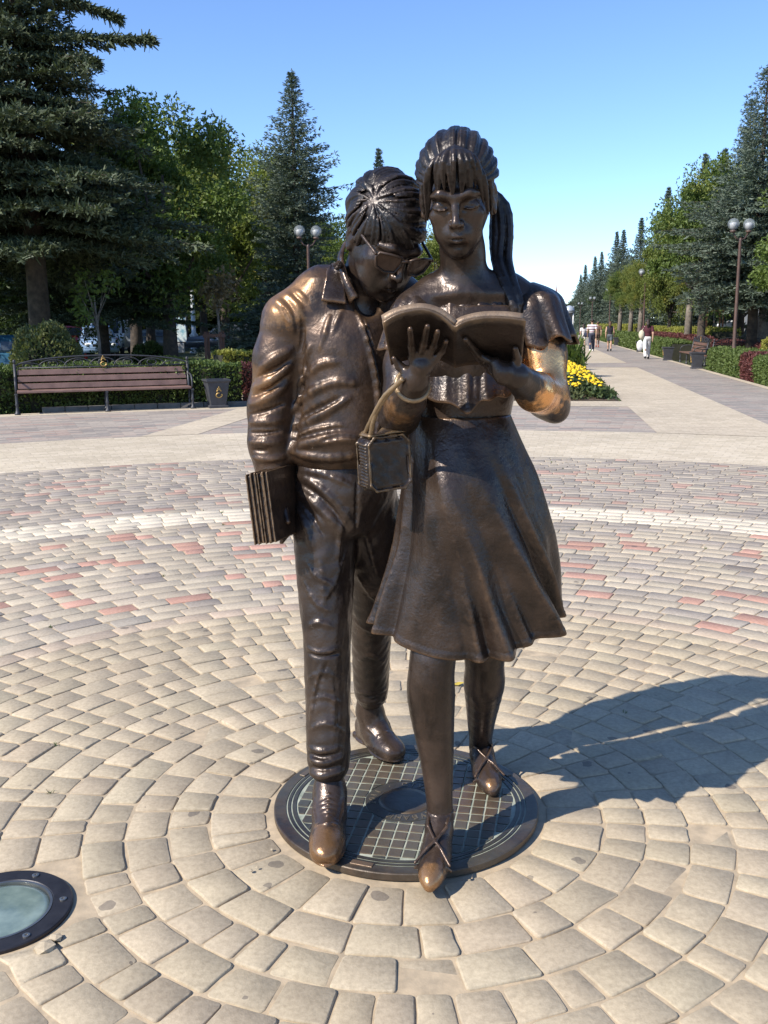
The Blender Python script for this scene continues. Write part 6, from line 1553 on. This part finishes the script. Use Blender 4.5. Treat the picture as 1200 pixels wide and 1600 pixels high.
def person(loc, heading, H, label, hair, top, bottom, legs='long', sleeves=True, long_hair=False, shoe=None, ph=1.0, extra=None):
    k = H/1.75; o = empty('person', loc, heading); J = lambda x, y, z: np.array((x, y, z))*k
    def body_sdf(v, infl, parts):
        if 'head' in parts:
            v.ell(J(0, .02, 1.63), np.array((.075, .095, .115))*k, .01); v.ell(J(0, .10, 1.61), np.array((.014, .02, .02))*k, .01); v.cap(J(0, 0, 1.52), J(0, 0, 1.42), .052*k, .058*k, .03)
            for s in (-1, 1): v.ell(J(s*.078, 0, 1.62), np.array((.012, .02, .03))*k, .006)
        if 'torso' in parts:
            v.ell(J(0, -.01, 1.27), np.array((.165+infl, .105+infl, .20))*k, .05); v.ell(J(0, 0, 1.05), np.array((.135+infl, .10+infl, .14))*k, .05)
            v.cap(J(-.14, 0, 1.40), J(.14, 0, 1.40), (.060+infl)*k, (.060+infl)*k, .05)
        if 'hips' in parts: v.ell(J(0, 0, .93), np.array((.158+infl, .115+infl, .13))*k, .04)
        for s in (-1, 1):
            sw = s*ph; a0, a1, a2 = J(s*.19, 0, 1.40), J(s*.235, -.04-.05*sw, 1.12), J(s*.225, .06-.16*sw, .88)
            if 'arm' in parts:
                v.chain([a0, a1, a2], [.050*k, .042*k, .030*k], .02); hd_ = a2+J(0, .02, -.05); v.ell(hd_, np.array((.022, .035, .048))*k, .015)
                for q_ in range(4): v.cap(hd_+J(0, -.022+.015*q_, -.03), hd_+J(0, -.016+.015*q_, -.085), .009*k, .008*k, .004)
                v.cap(hd_+J(0, .03, .0), hd_+J(0, .05, -.045), .010*k, .008*k, .004)
            if 'sleeve' in parts: v.cap(a0, a0*.45+a1*.55, (.058+infl)*k, (.056+infl)*k, .03)
            hp_, kn, an = J(s*.085, 0, .90), J(s*.09, .05+.10*sw, .50), J(s*.09, -.02+.20*sw-(.06 if sw < 0 else 0), .10 if sw > 0 else .13)
            if 'leg' in parts: v.chain([hp_, kn, an], [.080*k, .054*k, .036*k], .03); v.ell(kn*.55+an*.45+J(0, -.02, .04), np.array((.048, .055, .10))*k, .03); v.cap(an+J(0, -.02, -.06), an+J(0, .13, -.07), .034*k, .028*k, .02)
            if 'trouser' in parts: v.chain([hp_, kn, an+J(0, 0, .02)], [(.090+infl)*k, (.068+infl)*k, (.058+infl)*k], .03)
            if 'short' in parts: v.chain([hp_, hp_*.45+kn*.55], [(.092+infl)*k, (.080+infl)*k], .03)
            if 'shoe' in parts: v.cap(an+J(0, -.03, -.05), an+J(0, .15, -.066), .046*k, .036*k, .02); v.cap(an+J(0, -.02, .0), an+J(0, -.03, -.05), .044*k, .046*k, .02)
    lo_, hi_ = np.array((-.40, -.45, -.02))*k, np.array((.40, .45, 1.86))*k
    def layer(name, parts, infl, mat, hh=.0135):
        v = Vox(lo_, hi_, hh); body_sdf(v, infl, parts); V, Q = v.nets(1); V[:, 2] = np.maximum(V[:, 2], .002); link(name, mesh_from(name, V, [Q], True, [mat]), o)
    layer('body', ('head', 'torso', 'hips', 'arm', 'leg'), 0, m_skin, .011)
    layer('shirt', ('torso', 'sleeve') if sleeves else ('torso',), .014, top)
    layer('trousers' if legs == 'long' else 'shorts', ('hips', 'trouser') if legs == 'long' else ('hips', 'short'), .010, bottom)
    layer('shoes', ('shoe',), 0, shoe or m_tyre, .011)
    v = Vox(lo_, hi_, .011); v.ell(J(0, -.005, 1.665), np.array((.088, .108, .098))*k, .01); v.ell(J(0, .10, 1.60), np.array((.07, .09, .09))*k, .01, 's')
    if long_hair: v.chain([J(0, -.07, 1.66), J(0, -.10, 1.52), J(0, -.09, 1.40)], [.075*k, .070*k, .045*k], .03)
    V, Q = v.nets(1); link('hair', mesh_from('hair', V, [Q], True, [hair]), o)
    if extra: extra(o, J)
    return tag(o, label, 'person')
def gF(px, py): g = G(px, py); return (g[0], g[1], .002)
hd = -AZ
person(gF(924, 549), hd, 1.80, 'person in a striped shirt and dark jeans walking away', m_hair_d, m_str, cloth('jeans', (.045, .05, .08)), shoe=m_white)
def nbag(o, J): q = MB(); q.box(J(.20, -.10, .95), (.17, .08, .15), bev=.05); q.build('bag', cloth('navy_bag', (.03, .035, .07)), o, True)
person(gF(911, 543), hd+.1, 1.52, 'small person in a white top carrying a dark bag', m_hair_d, cloth('white_top', (.70, .66, .64)), cloth('white_shorts', (.72, .68, .66)), 'short', True, True, ph=-1, extra=nbag)
person(gF(933, 543), hd, 1.66, 'person half hidden behind the striped shirt walker', m_hair_b, cloth('brown_top', (.16, .09, .06)), cloth('brown_shorts', (.10, .07, .05)), 'short', shoe=cloth('red_shoes', (.4, .12, .08)))
person(gF(952, 549), hd-.1, 1.66, 'person in a black sleeveless top and grey shorts', m_hair_b, cloth('black_top', (.02, .02, .028)), cloth('grey_shorts', (.10, .12, .13)), 'short', False, True, ph=-1)
def wbags(o, J):
    q = MB(); q.ball(J(-.26, -.06, 1.08), (.13, .10, .20), 14, 10); q.tube([J(-.26, -.06, 1.24), J(-.13, -.06, 1.46), J(-.08, .06, 1.40)], .016, 6); q.build('shoulder_bag', cloth('cream_bag', (.62, .56, .42)), o, True)
    q = MB(); q.ball(J(-.30, .02, .60), (.15, .10, .24), 14, 10); q.tube([J(-.30, .02, .80), J(-.24, .04, .90)], .02, 6); q.build('carrier_bag', cloth('white_bag', (.75, .74, .74)), o, True)
person(gF(1010, 561), hd, 1.72, 'person in a maroon top and white trousers with pale bags', m_hair_d, cloth('maroon_top', (.085, .018, .028)), cloth('white_trousers', (.74, .72, .70)), 'long', True, True, extra=wbags)
